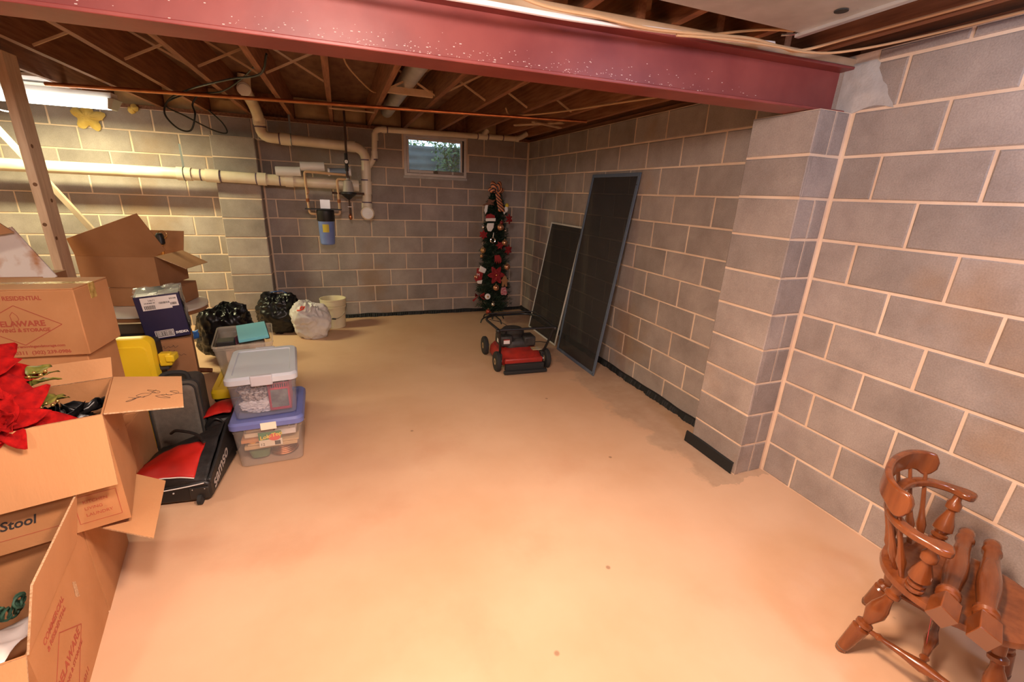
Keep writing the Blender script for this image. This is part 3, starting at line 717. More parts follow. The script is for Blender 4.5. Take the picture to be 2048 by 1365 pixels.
FRONT = lambda x, z: face_M((x, -.0006, z), (1, 0, 0), (0, 0, 1))
RIGHT = lambda y, z: face_M((.0006, y, z), (0, 1, 0), (0, 0, 1))

# --- stack at the far left: removal company box on two others
N_ = closed_box('moving_box', 'plain brown box under the printed removal company box', (-3.50, -3.38, .42), -1, .42, .27, .40, CARD, tape=False)
scrawl(N_, [(.10, .30), (.11, .20), (.13, .10)], 'x', .075)
MB().slab([(-.42, .0, .4001), (-.10, -.012, .4001), (-.10, .05, .4001), (-.42, .05, .4001)], .002).build('paper_scrap', PAPER, N_)
O_ = closed_box('moving_box', 'brown box on the floor at the bottom of the far left stack', (-3.44, -3.36, 0), 3, .45, .30, .42, CARD, tape=False)
GOLDT = mat('gold_tape', (.62, .44, .14), .12, (.36, .22, .05), 40, .4, 60)
M_ = closed_box('moving_box', 'taped removal company box with red diamond print, top of the left stack', (-3.475, -3.41, .822), -3, .43, .275, .302, CARD, tapemat=GOLDT)
text('COMMERCIAL & RESIDENTIAL', .026, FRONT(-.115, .255), PRINT, M_, align='RIGHT', squash=.85, bold=.0006)
diamond(M_, (-.215, .145), .145, .088, 'y', -.0006)
text('DELAWARE', .034, FRONT(-.215, .142), PRINT, M_, align='CENTER', bold=.0012)
text('MOVING & STORAGE', .021, FRONT(-.215, .117), PRINT, M_, align='CENTER', bold=.0008)
MB().tube([Vector((-.225+x*.011, -.0008, .205-.0155*i)) for i, x in enumerate((0, 1.1, 1.4, .6, .2, .9))], .001, 4).tube([Vector((-.225-x*.011, -.0008, .205-.0155*i)) for i, x in enumerate((0, 1.0, .9, 1.0, .9, .8))], .001, 4).build('printed_outline', PRINT, M_)
text('www.delawaremovingandstorage.com', .016, FRONT(-.08, .045), PRINT, M_, align='RIGHT', bold=.0005)
text('(302) 322-0311  (302) 239-0986', .022, FRONT(-.065, .014), PRINT, M_, align='RIGHT', bold=.0006)

# --- leaning box end far left, brown with worn white face
lb = thing('leaning_carton', 'worn white and brown carton flap standing behind the printed box', 'box', (-4.0, -2.72, .82), 0)
WORN = mat('worn_white_card', (.66, .60, .57), .8, (.42, .20, .10), 7, .1, thr=(.52, .66))
MB().slab([(.16, 0, .24), (.03, .01, .50), (-.26, .03, .40), (-.30, .02, .05)], .008).build('white_flap', WORN, lb, smooth=False)
MB().slab([(.055, -.03, .475), (-.05, -.03, .58), (-.32, -.03, .80), (-.32, -.03, .40), (.02, -.03, .40)][:4], .008).build('brown_flap', CARDD, lb, smooth=False)
MB().box(-.45, .10, -.02, .22, 0, .24).build('body', CARDD, lb, bevel=.003)
tag(closed_box('moving_box', 'brown carton holding up the worn white carton behind the left stack', (-3.86, -2.75, 0), 0, .5, .3, .82, CARDD, tape=False), None)

# --- poinsettia box and what carries it
E_ = open_box('moving_box', 'open box under the poinsettia box, one flap sticking out over the floor', (-3.315, -4.095, 0), 11, .46, .40, .405)
flap(E_, (0, .005, .405), (0, .39, .405), (1, 0, 0), 100, .215, (-.15, -.16))
flap(E_, (-.46, 0, .405), (0, 0, .405), (0, -1, 0), 78, .05)
MB().box(-.44, -.02, .02, .38, .30, .398).build('packed_load', CARDIN, E_)
B_ = open_box('moving_box', 'open box overflowing with red poinsettias and a black bag', (-3.165, -4.11, .412), 16, .52, .36, .42)
flap(B_, (-.52, -.003, .42), (0, -.003, .42), (0, -1, 0), 166, .245, (0, .0))
flap(B_, (.003, 0, .42), (.003, .36, .42), (1, 0, 0), 97, .215, (-.01, -.05))
flap(B_, (-.52, .363, .42), (-.0, .363, .42), (0, 1, 0), 55, .10)
text('CROCK, Stool', .046, FRONT(-.225, .085), INK, B_, align='RIGHT', shear=.25, squash=.85, bold=.001)
bb = MB()
for (a, b2) in (((-.13, .03), (-.02, .03)), ((-.02, .03), (-.02, .135)), ((-.02, .135), (-.13, .135)), ((-.13, .135), (-.13, .03)), ((-.52, .05), (-.14, .05))):
    bb.beam((a[0], -.0006, a[1]), (b2[0], -.0006, b2[1]), .0016, .0006, (0, 1, 0))
bb.build('printed_frame', PRINT, B_, smooth=False)
for i, s in enumerate(('KITCHEN', 'LIVING', 'LAUNDRY')): text(s, .017, FRONT(-.11, .105-.026*i), PRINT, B_, squash=.9)
MB().tube([Vector((-.08+.055*math.cos(a*.33), -.0009, .16+.009*math.sin(a*.33))) for a in range(19)], .0012, 4, closed=True).build('marker_oval', INK, B_)
sq = MB(); rnd = random.Random(9)
for k in range(5):
    p = Vector((.06+.03*k, .10+.03*(k % 3), 0)); pts = []
    for i in range(7): pts.append(p + Vector((.018*math.sin(i*1.7+k)+.004*i, .02*math.cos(i*1.3+k*2), 0)))
    sq.tube([(q.x, q.y, .4240-.122*q.x) for q in spline(pts, 4)], .0006, 4)
sq.build('marker_scribble', INK, B_)

A_ = open_box('moving_box', 'open removal company box nearest the camera with paper inside', (-3.215, -4.62, 0), 11, .50, .525, .40)
flap(A_, (.002, 0, .40), (.002, .455, .40), (1, 0, 0), 12, .19, (.03, -.015))
flap(A_, (-.5, -.002, .40), (0, -.002, .40), (0, -1, 0), 150, .22)
TR = lambda y, z: face_M((.0006, y, z), (0, 1, 0), (0, 0, 1))
diamond(A_, (.17, .18), .135, .11, 'x', .0008)
text('DELAWARE', .042, TR(.17, .17), PRINT, A_, align='CENTER', bold=.001); text('MOVING & STORAGE', .022, TR(.17, .135), PRINT, A_, align='CENTER', bold=.0006)
text('COMMERCIAL', .028, TR(.17, .335), PRINT, A_, align='CENTER', bold=.0005); text('& RESIDENTIAL', .024, TR(.17, .305), PRINT, A_, align='CENTER', bold=.0005)
text('(302) 322-0311', .028, TR(.17, .03), PRINT, A_, align='CENTER', bold=.0005)
MB().slab([(.0008, .33, .27), (.0008, .355, .25), (.0008, .36, .31), (.0008, .34, .325)], .0006).build('torn_patch', EDGE, A_)

def crumple(fn, nu, nv, amp, sc, seed):
    def g(u, v):
        p = Vector(fn(u, v)); q = p*sc + Vector((seed, seed*1.7, 0))
        return p + Vector((noise.noise(q), noise.noise(q+Vector((9, 2, 4))), noise.noise(q+Vector((3, 8, 1)))))*amp
    return g
a_ = R(11); exA = Vector((math.cos(a_), math.sin(a_), 0)); eyA = Vector((-math.sin(a_), math.cos(a_), 0)); cA = Vector((-3.215, -4.62, 0))
def inA(x, y, z): return cA + exA*x + eyA*y + Vector((0, 0, z))
pp = MB().grid(crumple(lambda u, v: inA(-.47+.42*u, .02+.30*v, .33-.10*v+.05*u), 22, 18, .05, 9, 2), 22, 18)
tag(pp.build('packing_paper', PAPER, solid=.001, ang=30), 'crumpled white packing paper inside the nearest open box', 'paper')
ga = MB()
for i in range(26): 
    q = inA(-.12-.006*i, .33+.03*math.sin(i*.7), .30+.02*math.cos(i*.9)); ga.tube([q+Vector((0, .018*math.cos(a*.52), .018*math.sin(a*.52)))+exA*.004*math.sin(a+i) for a in range(12)], .004, 5, closed=True)
tag(ga.build('garland', mat('green_cord', (.03, .09, .06), .6, (.06, .16, .10), 40)), 'twisted dark green cord coiled inside the nearest open box', 'cord')

# --- poinsettias
RED = mat('poinsettia_red', (.42, .006, .005), .85, (.20, .003, .004), 30, .6, 70, spec=.15); GRN = mat('gold_green_leaf', (.10, .13, .02), .5, (.28, .24, .05), 25)
GOLD = mat('gold_bead', (.75, .45, .15), .25, metal=.8)
def petal(L_, w, curl, sd):
    mb = MB(); n = 7
    def fn(u, v):
        t = v; hw = w*(math.sin(math.pi*min(1, t*.92+.06))**.8)*(1-.25*t); x = (u-.5)*2*hw; z = .02*abs(u-.5)*2*(1-t) + curl*t*t*L_ + .006*math.sin(9*t+sd)*(u-.5)*2
        return (x, t*L_, z)
    return mb.grid(fn, 5, n)
def poinsettia(name, loc, axis, s, label, sd, n1=8):
    t = thing(name, label, 'flower', loc, group='poinsettias in the open box'); t.rotation_mode = 'QUATERNION'; t.rotation_quaternion = Vector(axis).to_track_quat('Z', 'Y')
    r_ = random.Random(sd)
    for lay, (n, L_, el) in enumerate(((n1, .115*s, 8), (n1-2, .085*s, 30), (5, .055*s, 52))):
        for i in range(n):
            p = petal(L_*r_.uniform(.9, 1.15), L_*.30, -.22+.1*lay, sd+i).build('petal', RED, t, solid=.0012)
            p.rotation_euler = Euler((R(el+r_.uniform(-10, 10)), 0, 2*math.pi*(i+.5*lay)/n + r_.uniform(-.15, .15)), 'XYZ')
            p.location = (0, 0, .006*lay)
    for i in range(4):
        p = petal(.10*s, .032*s, -.3, i).build('leaf', GRN, t, solid=.001); p.rotation_euler = Euler((R(-8), 0, 1.57*i+.6+sd)); p.location = (0, 0, -.012)
    for i in range(6): MB().ball((.012*s*math.cos(i*1.05), .012*s*math.sin(i*1.05), .018), .006*s, 8, 6).build('bead', GOLD, t)
b_a = R(16); exB = Vector((math.cos(b_a), math.sin(b_a), 0)); eyB = Vector((-math.sin(b_a), math.cos(b_a), 0)); cB = Vector((-3.165, -4.11, .412))
def inB(x, y, z): return cB + exB*x + eyB*y + Vector((0, 0, z))
poinsettia('poinsettia', inB(-.225, .03, .43), (.30, -.75, .55), 1.25, 'large red poinsettia in front at the rim of the open box', 1)
poinsettia('poinsettia', inB(-.29, .16, .56), (.35, -.7, .55), 1.35, 'tall red poinsettia standing highest in the open box', 2)
poinsettia('poinsettia', inB(-.42, .05, .47), (-.1, -.8, .6), 1.2, 'red poinsettia at the left edge of the picture', 3)
sp_ = thing('leaf_spray', 'gold and green leaf spray poking out beside the poinsettias', 'foliage', inB(-.20, .22, .40))
for i, (ax, ln) in enumerate((((.25, -.3, .8), .15), ((.45, -.6, .25), .13))):
    ax = Vector(ax).normalized(); MB().tube([(0, 0, 0), ax*ln*.6, ax*ln], .003, 5).build('stem', GRN, sp_)
    for k in range(3):
        p = petal(.075, .026, -.3, i+k).build('leaf', GRN, sp_, solid=.001); p.location = ax*ln*(.7+.15*k); p.rotation_euler = Euler((R(25), R(20*k-20), -1.3+.5*k+i*.3))
    for k in range(4): MB().ball(ax*ln+Vector((.012*k, .006*k, .01*(k % 2))), .006, 8, 6).build('bead', GOLD, sp_)

# --- bags
BAGK = mat('black_bag', (.006, .006, .007), .33, spec=.4)
BAGW = mat('white_bag', (.66, .62, .60), .35, (.78, .74, .72), 5, trans=(.12, (1, .97, .95)))
def bag(name, loc, rx, ry, rz, mt, label, seed, crease=.10, neck=None, parent=None, sub=1):
    nu, nv = 90, 48
    def fn(u, v):
        a = 2*math.pi*u; t = v; ph = math.pi*t
        r = math.sin(ph)**.62; z = -math.cos(ph)
        d = Vector((r*math.cos(a), r*math.sin(a), z))
        n1 = noise.noise(d*1.3+Vector((seed, 0, 0))); n2 = abs(noise.noise(d*3.3+Vector((0, seed, 0)))); n3 = abs(noise.noise(d*7+Vector((0, 0, seed))))
        rad_f = abs(math.sin(a*9+3*noise.noise(d*2)))*max(0, z)**2
        n4 = abs(noise.noise(d*14+Vector((seed, seed, 0))))
        k = 1+.24*n1-crease*1.9*n2-crease*.6*n3-crease*.15*n4-.12*rad_f
        p = Vector((d.x*rx*k, d.y*ry*k, (z*k+1)*rz))
        if p.z < .02*rz*2: p.z = max(0.001, p.z*.3)
        return p
    t = thing(name, label, 'bag', loc)
    MB().grid(fn, nu, nv, closed_u=True).build('sack', mt, t, ang=50)
    return t
bk = bag('trash_bag', inB(-.16, .19, .155), .145, .14, .11, BAGK, 'shiny black bag stuffed in the box behind the poinsettias', 4, .10)
for i in range(5): MB().grid(crumple(lambda u, v: (-.05+.12*u+.02*i, -.02+.03*math.sin(6*u+i)+.02*i, .205+.03*v+.012*math.sin(8*u)), 12, 5, .02, 20, i), 12, 5).build('gathered_neck', BAGK, bk, solid=.001)
bl = bag('trash_bag', (-3.44, -1.22, 0), .26, .22, .265, BAGK, 'black trash bag behind the blue vodka carton', 7, .09)
MB().grid(crumple(lambda u, v: (-.22+.04*u, -.20+.01*v, .27+.07*v), 5, 5, .015, 30, 2), 5, 5).build('drawstring', mat('blue_tie', (.03, .16, .55), .5), bl, solid=.002)
b2 = bag('trash_bag', (-3.10, -.43, 0), .25, .21, .225, BAGK, 'black trash bag slumped against the far wall beside the white bag', 12, .09)
MB().grid(crumple(lambda u, v: (-.12+.22*u, .02, .425+.03*math.sin(3*u)+.015*v), 12, 4, .02, 18, 6), 12, 4).build('drawstring', mat('blue_tie2', (.03, .12, .38), .5), b2, solid=.002)
w2 = bag('trash_bag', (-2.765, -.72, 0), .215, .18, .205, BAGW, 'white trash bag tied with red drawstrings beside the bucket', 21, .08)
RT = mat('red_tie', (.80, .07, .035), .5)
MB().tube(spline([(-.11, -.14, .34), (-.08, -.155, .345), (-.05, -.16, .36), (-.035, -.155, .385)]), .008, 6).build('drawstring', RT, w2)
MB().tube(spline([(-.075, -.155, .35), (-.07, -.16, .375), (-.05, -.16, .385)]), .007, 6).build('drawstring', RT, w2)
# bucket
bu = thing('bucket', 'cream plastic bucket with wire handle against the far wall', 'bucket', (-2.535, -.36, 0))
CREAM = mat('cream_plastic', (.72, .62, .40), .4, (.78, .69, .47), 5)
MB().lathe([(.118, 0), (.122, .005), (.130, .24), (.142, .243), (.142, .268), (.136, .27), (.142, .273), (.142, .33), (.146, .333), (.146, .345), (.137, .345), (.132, .33), (.116, .012), (0, .010)], 30).build('pail', CREAM, bu)
MB().tube([(.145*math.cos(R(t)), -.10-.05*math.sin(R(t)), .30-.17*math.sin(R(t))) for t in range(0, 181, 12)], .003, 6).build('wire_handle', mat('wire', (.15, .14, .13), .4, metal=.8), bu)
MB().tube([(-.02, -.150, .135), (.02, -.150, .13)], .009, 8).build('grip', BLACKP, bu)

# ================================================================== TOTES, SUITCASE, CARTONS
CLEAR = mat('clear_plastic', (.62, .58, .54), .28, spec=.5, trans=(.76, (.96, .95, .94)))
CLEARB = mat('smoky_plastic', (.40, .42, .50), .25, spec=.5, trans=(.74, (.90, .91, .96)))
def rrect(w, d, r, n=5):
    pts = []
    for (cx, cy, a0) in ((w/2-r, d/2-r, 0), (-w/2+r, d/2-r, 90), (-w/2+r, -d/2+r, 180), (w/2-r, -d/2+r, 270)):
        for i in range(n+1): a = R(a0+90*i/n); pts.append((cx+r*math.cos(a), cy+r*math.sin(a)))
    return pts
def loft(mb, rings, cap0=True, cap1=False):
    n = len(rings[0][0]); vs = []; fs = []
    for pts, z in rings: vs += [(x, y, z) for x, y in pts]
    for i in range(len(rings)-1): fs += [(i*n+j, i*n+(j+1) % n, (i+1)*n+(j+1) % n, (i+1)*n+j) for j in range(n)]
    if cap0: fs.append(tuple(range(n-1, -1, -1)))
    if cap1: fs.append(tuple((len(rings)-1)*n+j for j in range(n)))
    return mb.add(vs, fs)
def tote(name, label, loc, yaw, w, d, h, mt, lid=None, taper=.85, lidh=.03, rim=True):
    t = thing(name, label, 'storage bin', loc, yaw)
    hh = h - (lidh if lid else 0)
    loft(MB(), [(rrect(w*taper*.96, d*taper*.96, .03), .003), (rrect(w*taper, d*taper, .03), .012), (rrect(w*.95, d*.95, .03), hh*.86), (rrect(w*.97, d*.97, .03), hh*.87), (rrect(w*.975, d*.975, .03), hh)]).build('tub', mt, t)
    if rim:
        rb = MB(); loft(rb, [(rrect(w*.975, d*.975, .03), hh-.012), (rrect(w, d, .034), hh-.012), (rrect(w, d, .034), hh), (rrect(w*.96, d*.96, .03), hh)], False)
        for i in range(4): rb.beam((-w*.3+w*.2*i, -d*.485, hh*.88), (-w*.3+w*.2*i, -d*.497, hh), .004, .012, (0, 1, 0))
        rb.build('rim', mt, t)
    if lid:
        lm = lid
        o = loft(MB(), [(rrect(w*1.0, d*1.0, .035), hh-.012), (rrect(w*1.03, d*1.03, .04), hh-.008), (rrect(w*1.03, d*1.03, .04), hh+lidh*.6), (rrect(w*.98, d*.98, .04), hh+lidh), (rrect(w*.82, d*.84, .02), hh+lidh), (rrect(w*.80, d*.82, .02), hh+lidh-.006)], False, True).build('lid', lm, t)
        return t, o
    return t, None
BLUE = mat('blue_lid', (.13, .16, .42), .4, (.16, .20, .48), 4); PALE = mat('pale_blue_lid', (.46, .52, .60), .4, (.52, .57, .64), 3)
T1, l1 = tote('storage_bin', 'clear storage bin with a dark blue lid, on the floor', (-2.865, -3.02, 0), 2, .375, .45, .305, CLEAR, BLUE, .88, .034)
MB().box(-.03, .05, -.2345, -.2325, .25, .292).box(-.03, .05, -.234, -.20, .292, .2935).build('masking_tape', mat('masking_tape', (.85, .80, .66), .7), l1)
T2, l2 = tote('storage_bin', 'smoky storage bin with a pale blue lid, stacked on the blue-lidded bin', (-2.875, -2.975, .301), 5, .355, .50, .272, CLEARB, PALE, .88, .034)
for y in (-.262, .262):
    sgn = -1 if y < 0 else 1
    MB().box(-.055, .055, min(y, y-sgn*.03), max(y, y-sgn*.03), .213, .275).build('latch', mat('latch_pale', (.46, .47, .53), .4), T2, bevel=.006)
MB().box(-.055, .055, -.25, -.225, .271, .274).build('handle_recess', PALE, l2, bevel=.002)
# contents of the lower bin
def local(o):
    return Matrix.Translation(o.location) @ o.rotation_euler.to_matrix().to_4x4()
M1 = local(T1); M2 = local(T2)
def put(mb, name, mt, M, label, cat, **k):
    o = mb.build(name, mt, **k); o.matrix_world = M; return tag(o, label, cat)
put(MB().box(-.13, .02, -.165, -.05, 0, .03).box(-.12, .03, -.16, -.05, .032, .05), 'book', mat('book_cream', (.72, .60, .44), .8), M1 @ Matrix.Translation((0, 0, .175)), 'cream book at the left inside the blue-lidded bin', 'book', bevel=.002)
put(MB().box(-.15, -.02, -.17, -.05, 0, .02), 'book', mat('book_orange', (.66, .28, .10), .7), M1 @ Matrix.Translation((0, 0, .145)), 'orange-edged folder at the left inside the blue-lidded bin', 'folder', bevel=.002)
put(MB().box(.03, .14, -.17, .10, 0, .05), 'paper_stack', PAPER, M1 @ Matrix.Translation((0, 0, .17)), 'stack of white papers at the right inside the blue-lidded bin', 'papers', bevel=.004)
put(MB().box(-.14, .14, -.165, .12, 0, .022).box(-.12, .15, -.163, .12, .024, .036), 'paper_stack', mat('tan_pad', (.62, .42, .22), .8), M1 @ Matrix.Translation((0, 0, .095)), 'tan writing pads lying across the blue-lidded bin', 'papers', bevel=.003)
cc = MB()
for i in range(7): cc.tube([(.055+(.075-.006*i)*math.cos(a*.3), -.06+(.075-.006*i)*math.sin(a*.3), .02+.009*i) for a in range(21)], .006, 6, closed=True)
put(cc, 'copper_coil', COPPER, M1, 'coil of copper wire at the bottom of the blue-lidded bin', 'wire')
put(loft(MB(), [(rrect(.10, .09, .03), 0), (rrect(.12, .10, .03), .05), (rrect(.06, .05, .02), .07)], True, True), 'glass_dish', mat('green_glass', (.10, .20, .10), .2), M1 @ Matrix.Translation((-.07, -.09, .02)), 'dark green dish at the bottom of the blue-lidded bin', 'dish')
put(MB().ball((-.095, -.145, .145), .022, 12, 8), 'amber_bulb', mat('amber', (.9, .45, .08), .2), M1, 'small amber ornament inside the blue-lidded bin', 'ornament')
lk = thing('lid_package', 'small green, red and white printed package in the blue-lidded bin', 'package', T1.location, 2)
MB().box(-.055, .065, -.195, -.188, .12, .215).build('card', mat('card_white', (.80, .72, .58), .6), lk)
MB().box(-.055, .065, -.1965, -.195, .165, .215).build('green_panel', mat('card_green', (.03, .22, .08), .5), lk)
MB().lathe([(.034, 0), (.034, .001), (0, .0011)], 20, Matrix.Translation((.028, -.1965, .178)) @ look((0, -1, 0)) @ Matrix.Diagonal((1, .7, 1, 1))).build('red_oval', RT, lk)
text('Lok-Top', .034, face_M((-.048, -.1982, .168), (1, 0, .18), (0, 0, 1)), mat('card_yellow', (.85, .65, .06), .5), lk, bold=.001)
text('12', .024, face_M((-.05, -.1962, .128), (1, 0, 0), (0, 0, 1)), INK, lk); MB().box(.025, .055, -.1962, -.195, .125, .15).build('barcode', INK, lk)
for o in (lk,): o.rotation_euler.z = R(2)
# contents of the upper bin
NEWS = mat('newsprint', (.60, .54, .48), .8, (.16, .13, .12), 60, .3, 60, thr=(.48, .60))
nb = bag('newspaper_ball', M2 @ Vector((-.06, -.13, .085)), .085, .06, .055, NEWS, 'crumpled newspaper bundle inside the pale-lidded bin', 31, .25); nb['category'] = 'newspaper'
pb_ = bag('plastic_wad', M2 @ Vector((-.04, -.145, .006)), .095, .045, .045, PAPER, 'crumpled white plastic bag at the bottom of the pale-lidded bin', 33, .28); pb_['category'] = 'plastic bag'
rc = thing('red_crate', 'red plastic slotted basket inside the pale-lidded bin', 'basket', T2.location, 4)
CR = mat('red_crate', (.60, .02, .05), .4); cb = MB()
x0, x1, yq = .02, .135, -.185
for (a, b2, c, d) in ((x0, x0+.012, .02, .19), (x1-.012, x1, .02, .19), (x0, x1, .02, .035), (x0, x1, .15, .16), (x0, x1, .182, .192)): cb.box(a, b2, yq, yq+.006, c, d)
for i in range(9): cb.box(x0+.014+.0115*i, x0+.019+.0115*i, yq, yq+.005, .16, .182)
cb.box(x0, x0+.006, yq, .05, .02, .19).box(x1-.006, x1, yq, .05, .02, .19).box(x0, x1, yq, .05, .02, .026)
cb.build('frame', CR, rc); MB().box(x0+.012, x1-.012, yq+.008, .04, .03, .15).build('dark_contents', mat('crate_dark', (.10, .10, .09), .7, (.25, .26, .22), 20), rc)

# open clear bin behind, on a black and yellow bin
YELP = mat('yellow_plastic', (.86, .58, .015), .35, (.90, .64, .03), 4)
def blackbin(name, label, loc, yaw, w, d, h):
    t, lidobj = tote(name, label, loc, yaw, w, d, h, BLACKP, YELP, .86, .05)
    MB().box(-.03, .03, -d*.53, -d*.50, h-.09, h-.02).build('clip', YELP, t, bevel=.004)
    return t
T4 = blackbin('storage_bin', 'black bin with a yellow lid under the open clear bin', (-3.07, -2.47, 0), 3, .36, .54, .31)
T3, _ = tote('storage_bin', 'open clear storage bin full of papers behind the pale-lidded bin', (-3.08, -2.36, .312), 8, .36, .50, .25, mat('cloudy_plastic', (.70, .64, .54), .35, trans=(.66, (.98, .96, .93))), None, .82)
M3 = local(T3)
put(MB().box(-.04, .145, -.16, .12, 0, .022), 'folder', mat('cyan_folder', (.16, .52, .62), .6), M3 @ Matrix.Translation((.0, .02, .25)) @ Euler((R(6), R(-4), R(4))).to_matrix().to_4x4(), 'bright cyan folder on top of the open clear bin', 'folder', bevel=.002)
put(MB().box(.12, .15, -.16, .15, 0, .03), 'binder', BLACKP, M3 @ Matrix.Translation((-.0, .03, .24)) @ Euler((R(6), R(-4), R(4))).to_matrix().to_4x4(), 'black binder edge beside the cyan folder', 'binder', bevel=.003)
put(MB().box(-.15, -.05, -.20, -.10, 0, .045), 'black_case', BLACKP, M3 @ Matrix.Translation((0, 0, .222)), 'small black case at the left corner of the open clear bin', 'case', bevel=.004)
put(MB().box(-.12, -.04, -.12, .16, 0, .05), 'purple_book', mat('plum', (.10, .03, .05), .6), M3 @ Matrix.Translation((.04, 0, .225)) @ Euler((0, R(-25), R(-25))).to_matrix().to_4x4(), 'dark plum book leaning in the open clear bin', 'book', bevel=.003)
put(MB().box(-.11, .12, -.17, .10, 0, .10), 'paper_stack', mat('mixed_paper', (.70, .50, .38), .8, (.30, .20, .14), 14), M3 @ Matrix.Translation((.0, 0, .105)), 'mixed papers and picture frames packed in the open clear bin', 'papers', bevel=.004)
put(MB().box(-.10, .12, -.18, .10, 0, .035), 'photo_album', mat('album_green', (.10, .09, .03), .5), M3 @ Matrix.Translation((.0, 0, .02)), 'dark album at the bottom of the open clear bin', 'album', bevel=.004)

# black and yellow bin standing on end beside the box stack
t = thing('storage_bin', 'black bin standing on end with its yellow lid facing out beside the left stack', 'storage bin', (-3.605, -2.80, 0), -2)
def up(pts, y): return [(x, y, z) for x, z in pts]
def loft_y(rings, cap=True):
    mb = MB(); n = len(rings[0][0]); vs = []
    for pts, y, zc in rings: vs += [(x, y, zc+z) for x, z in pts]
    fs = [(i*n+j, i*n+(j+1) % n, (i+1)*n+(j+1) % n, (i+1)*n+j) for i in range(len(rings)-1) for j in range(n)]
    fs.append(tuple(range(n-1, -1, -1))); fs.append(tuple((len(rings)-1)*n+j for j in range(n)))
    return mb.add(vs, fs)
loft_y([(rrect(.29, .66, .03), .0, .36), (rrect(.26, .62, .03), .15, .36)]).build('tub', BLACKP, t)
loft_y([(rrect(.23, .58, .03), -.052, .36), (rrect(.25, .61, .03), -.052, .36), (rrect(.26, .62, .03), -.044, .36), (rrect(.30, .70, .04), -.040, .36), (rrect(.31, .715, .04), -.02, .36), (rrect(.31, .715, .04), .012, .36)]).build('lid', YELP, t)
MB().box(.165, .225, -.02, .03, .53, .61).box(.20, .245, -.03, .05, .555, .60).build('clip', YELP, t, bevel=.008)
MB().box(.14, .20, .0, .05, .50, .54).build('handle', mat('dark_grey_plastic', (.05, .05, .05), .5), t, bevel=.006)

# suitcase
su = thing('suitcase', 'upright charcoal fabric suitcase behind the red and black duffel', 'suitcase', (-3.345, -2.945, 0), 1)
GREY = mat('charcoal_fabric', (.11, .10, .085), .75, (.14, .125, .105), 40, .3, 200)
GREYD = mat('dark_fabric', (.055, .048, .042), .8, (.07, .062, .055), 40, .3, 200)
loft_y([(rrect(.20, .44, .03), -.098, .25), (rrect(.225, .465, .035), -.088, .25), (rrect(.235, .475, .04), -.03, .25)]).build('front_panel', GREY, su)
loft_y([(rrect(.235, .475, .04), -.03, .25), (rrect(.235, .475, .04), .11, .25), (rrect(.215, .455, .04), .13, .25)]).build('shell', GREYD, su)
pip = MB(); pip.tube([(x, -.088, .25+z) for x, z in rrect(.232, .472, .036)], .005, 6, closed=True); pip.tube([(x, -.03, .25+z) for x, z in rrect(.241, .481, .04)], .005, 6, closed=True); pip.build('piping', BLACKR, su)
MB().tube(spline([(-.06, -.01, .485), (-.05, -.01, .52), (0, -.01, .535), (.06, -.01, .525), (.075, -.01, .485)]), .013, 8).build('handle', BLACKR, su)
MB().grid(crumple(lambda u, v: (-.085+.05*u, -.06+.02*v, .495+.025*math.sin(3*u+2*v)), 8, 6, .02, 40, 3), 8, 6).build('luggage_tag', MIRROR, su, solid=.001)
MB().tube(spline([(.085, -.105, .02), (.09, -.12, .09), (.075, -.115, .14)]), .007, 6).build('side_strap', BLACKR, su)
for x in (-.09, .09): MB().lathe([(.018, -.012), (.018, .012)], 12, Matrix.Translation((x, .03, .018)) @ look((1, 0, 0))).build('wheel', BLACKR, su)

# duffel bag on wheels
df = thing('duffel_bag', 'black and red wheeled duffel bag lying on the floor', 'duffel bag', (-3.25, -3.265, 0), -5)
NYL = mat('black_nylon', (.012, .012, .013), .5, (.02, .02, .021), 60, .3, 150); NYR = mat('red_nylon', (.62, .02, .012), .55, (.50, .014, .01), 9, .3, 30)
MB().prism([(-.20, .018), (.15, .012), (.165, .03), (.165, .11), (.14, .125), (-.20, .10)], -.215, .205).build('base', BLACKP, df, bevel=.012)
def top(u, v):
    x = -.20+.35*u; y = -.21+.41*v
    z = .112+.075*math.sin(math.pi*min(1, .12+.88*v))*math.sin(math.pi*u*.85+.25) + .155*u**1.7*min(1, v*1.15)
    if v == 0: z = .105+.012*u
    z += .012*noise.noise(Vector((x*14, y*14, 2)))
    return (x, y, z)
MB().grid(top, 26, 26).build('black_cover', NYL, df, solid=.004)
def redp(u, v):
    uu = .02+.83*u; vv = .03+(.42-.20*u*u+.26*u)*v
    p = top(uu, vv); return (p[0], p[1]-.004, p[2]+.010)
MB().grid(redp, 22, 14).build('red_panel', NYR, df, solid=.003)
pw = MB()
pw.tube([Vector(redp(i/20, 0))+Vector((0, -.004, .002)) for i in range(21)], .0032, 6)
pw.tube([(-.20+.34*i/20, -.2165, .088+.028*(i/20)**2) for i in range(21)], .0028, 6)
pw.tube([(.15+.0, -.20+.04*i, .115+.012*i) for i in range(5)], .0028, 6)
pw.build('white_piping', WHITE, df)
MB().prism([(-.20, .09), (.20, .09), (.20, .265), (.15, .27), (.0, .205), (-.20, .125)], -.1665, -.15, Matrix.Rotation(R(90), 4, 'Z')).build('end_panel', NYL, df, bevel=.006)
text('samso', .10, face_M((.1676, -.17, .045), (0, 1, .28), (0, -.28, 1)), mat('silver_print', (.45, .42, .40), .5), df, shear=.2, bold=.002)
for x in (.115, -.16):
    w_ = MB().lathe([(.012, -.011), (.026, -.009), (.026, .009), (.012, .011)], 16, Matrix.Translation((x, -.225, .027)) @ look((1, 0, 0))).build('wheel', BLACKR, df)
MB().box(.07, .158, -.222, -.214, .03, .095).build('wheel_plate', mat('soft_black', (.02, .02, .02), .35), df, bevel=.006)
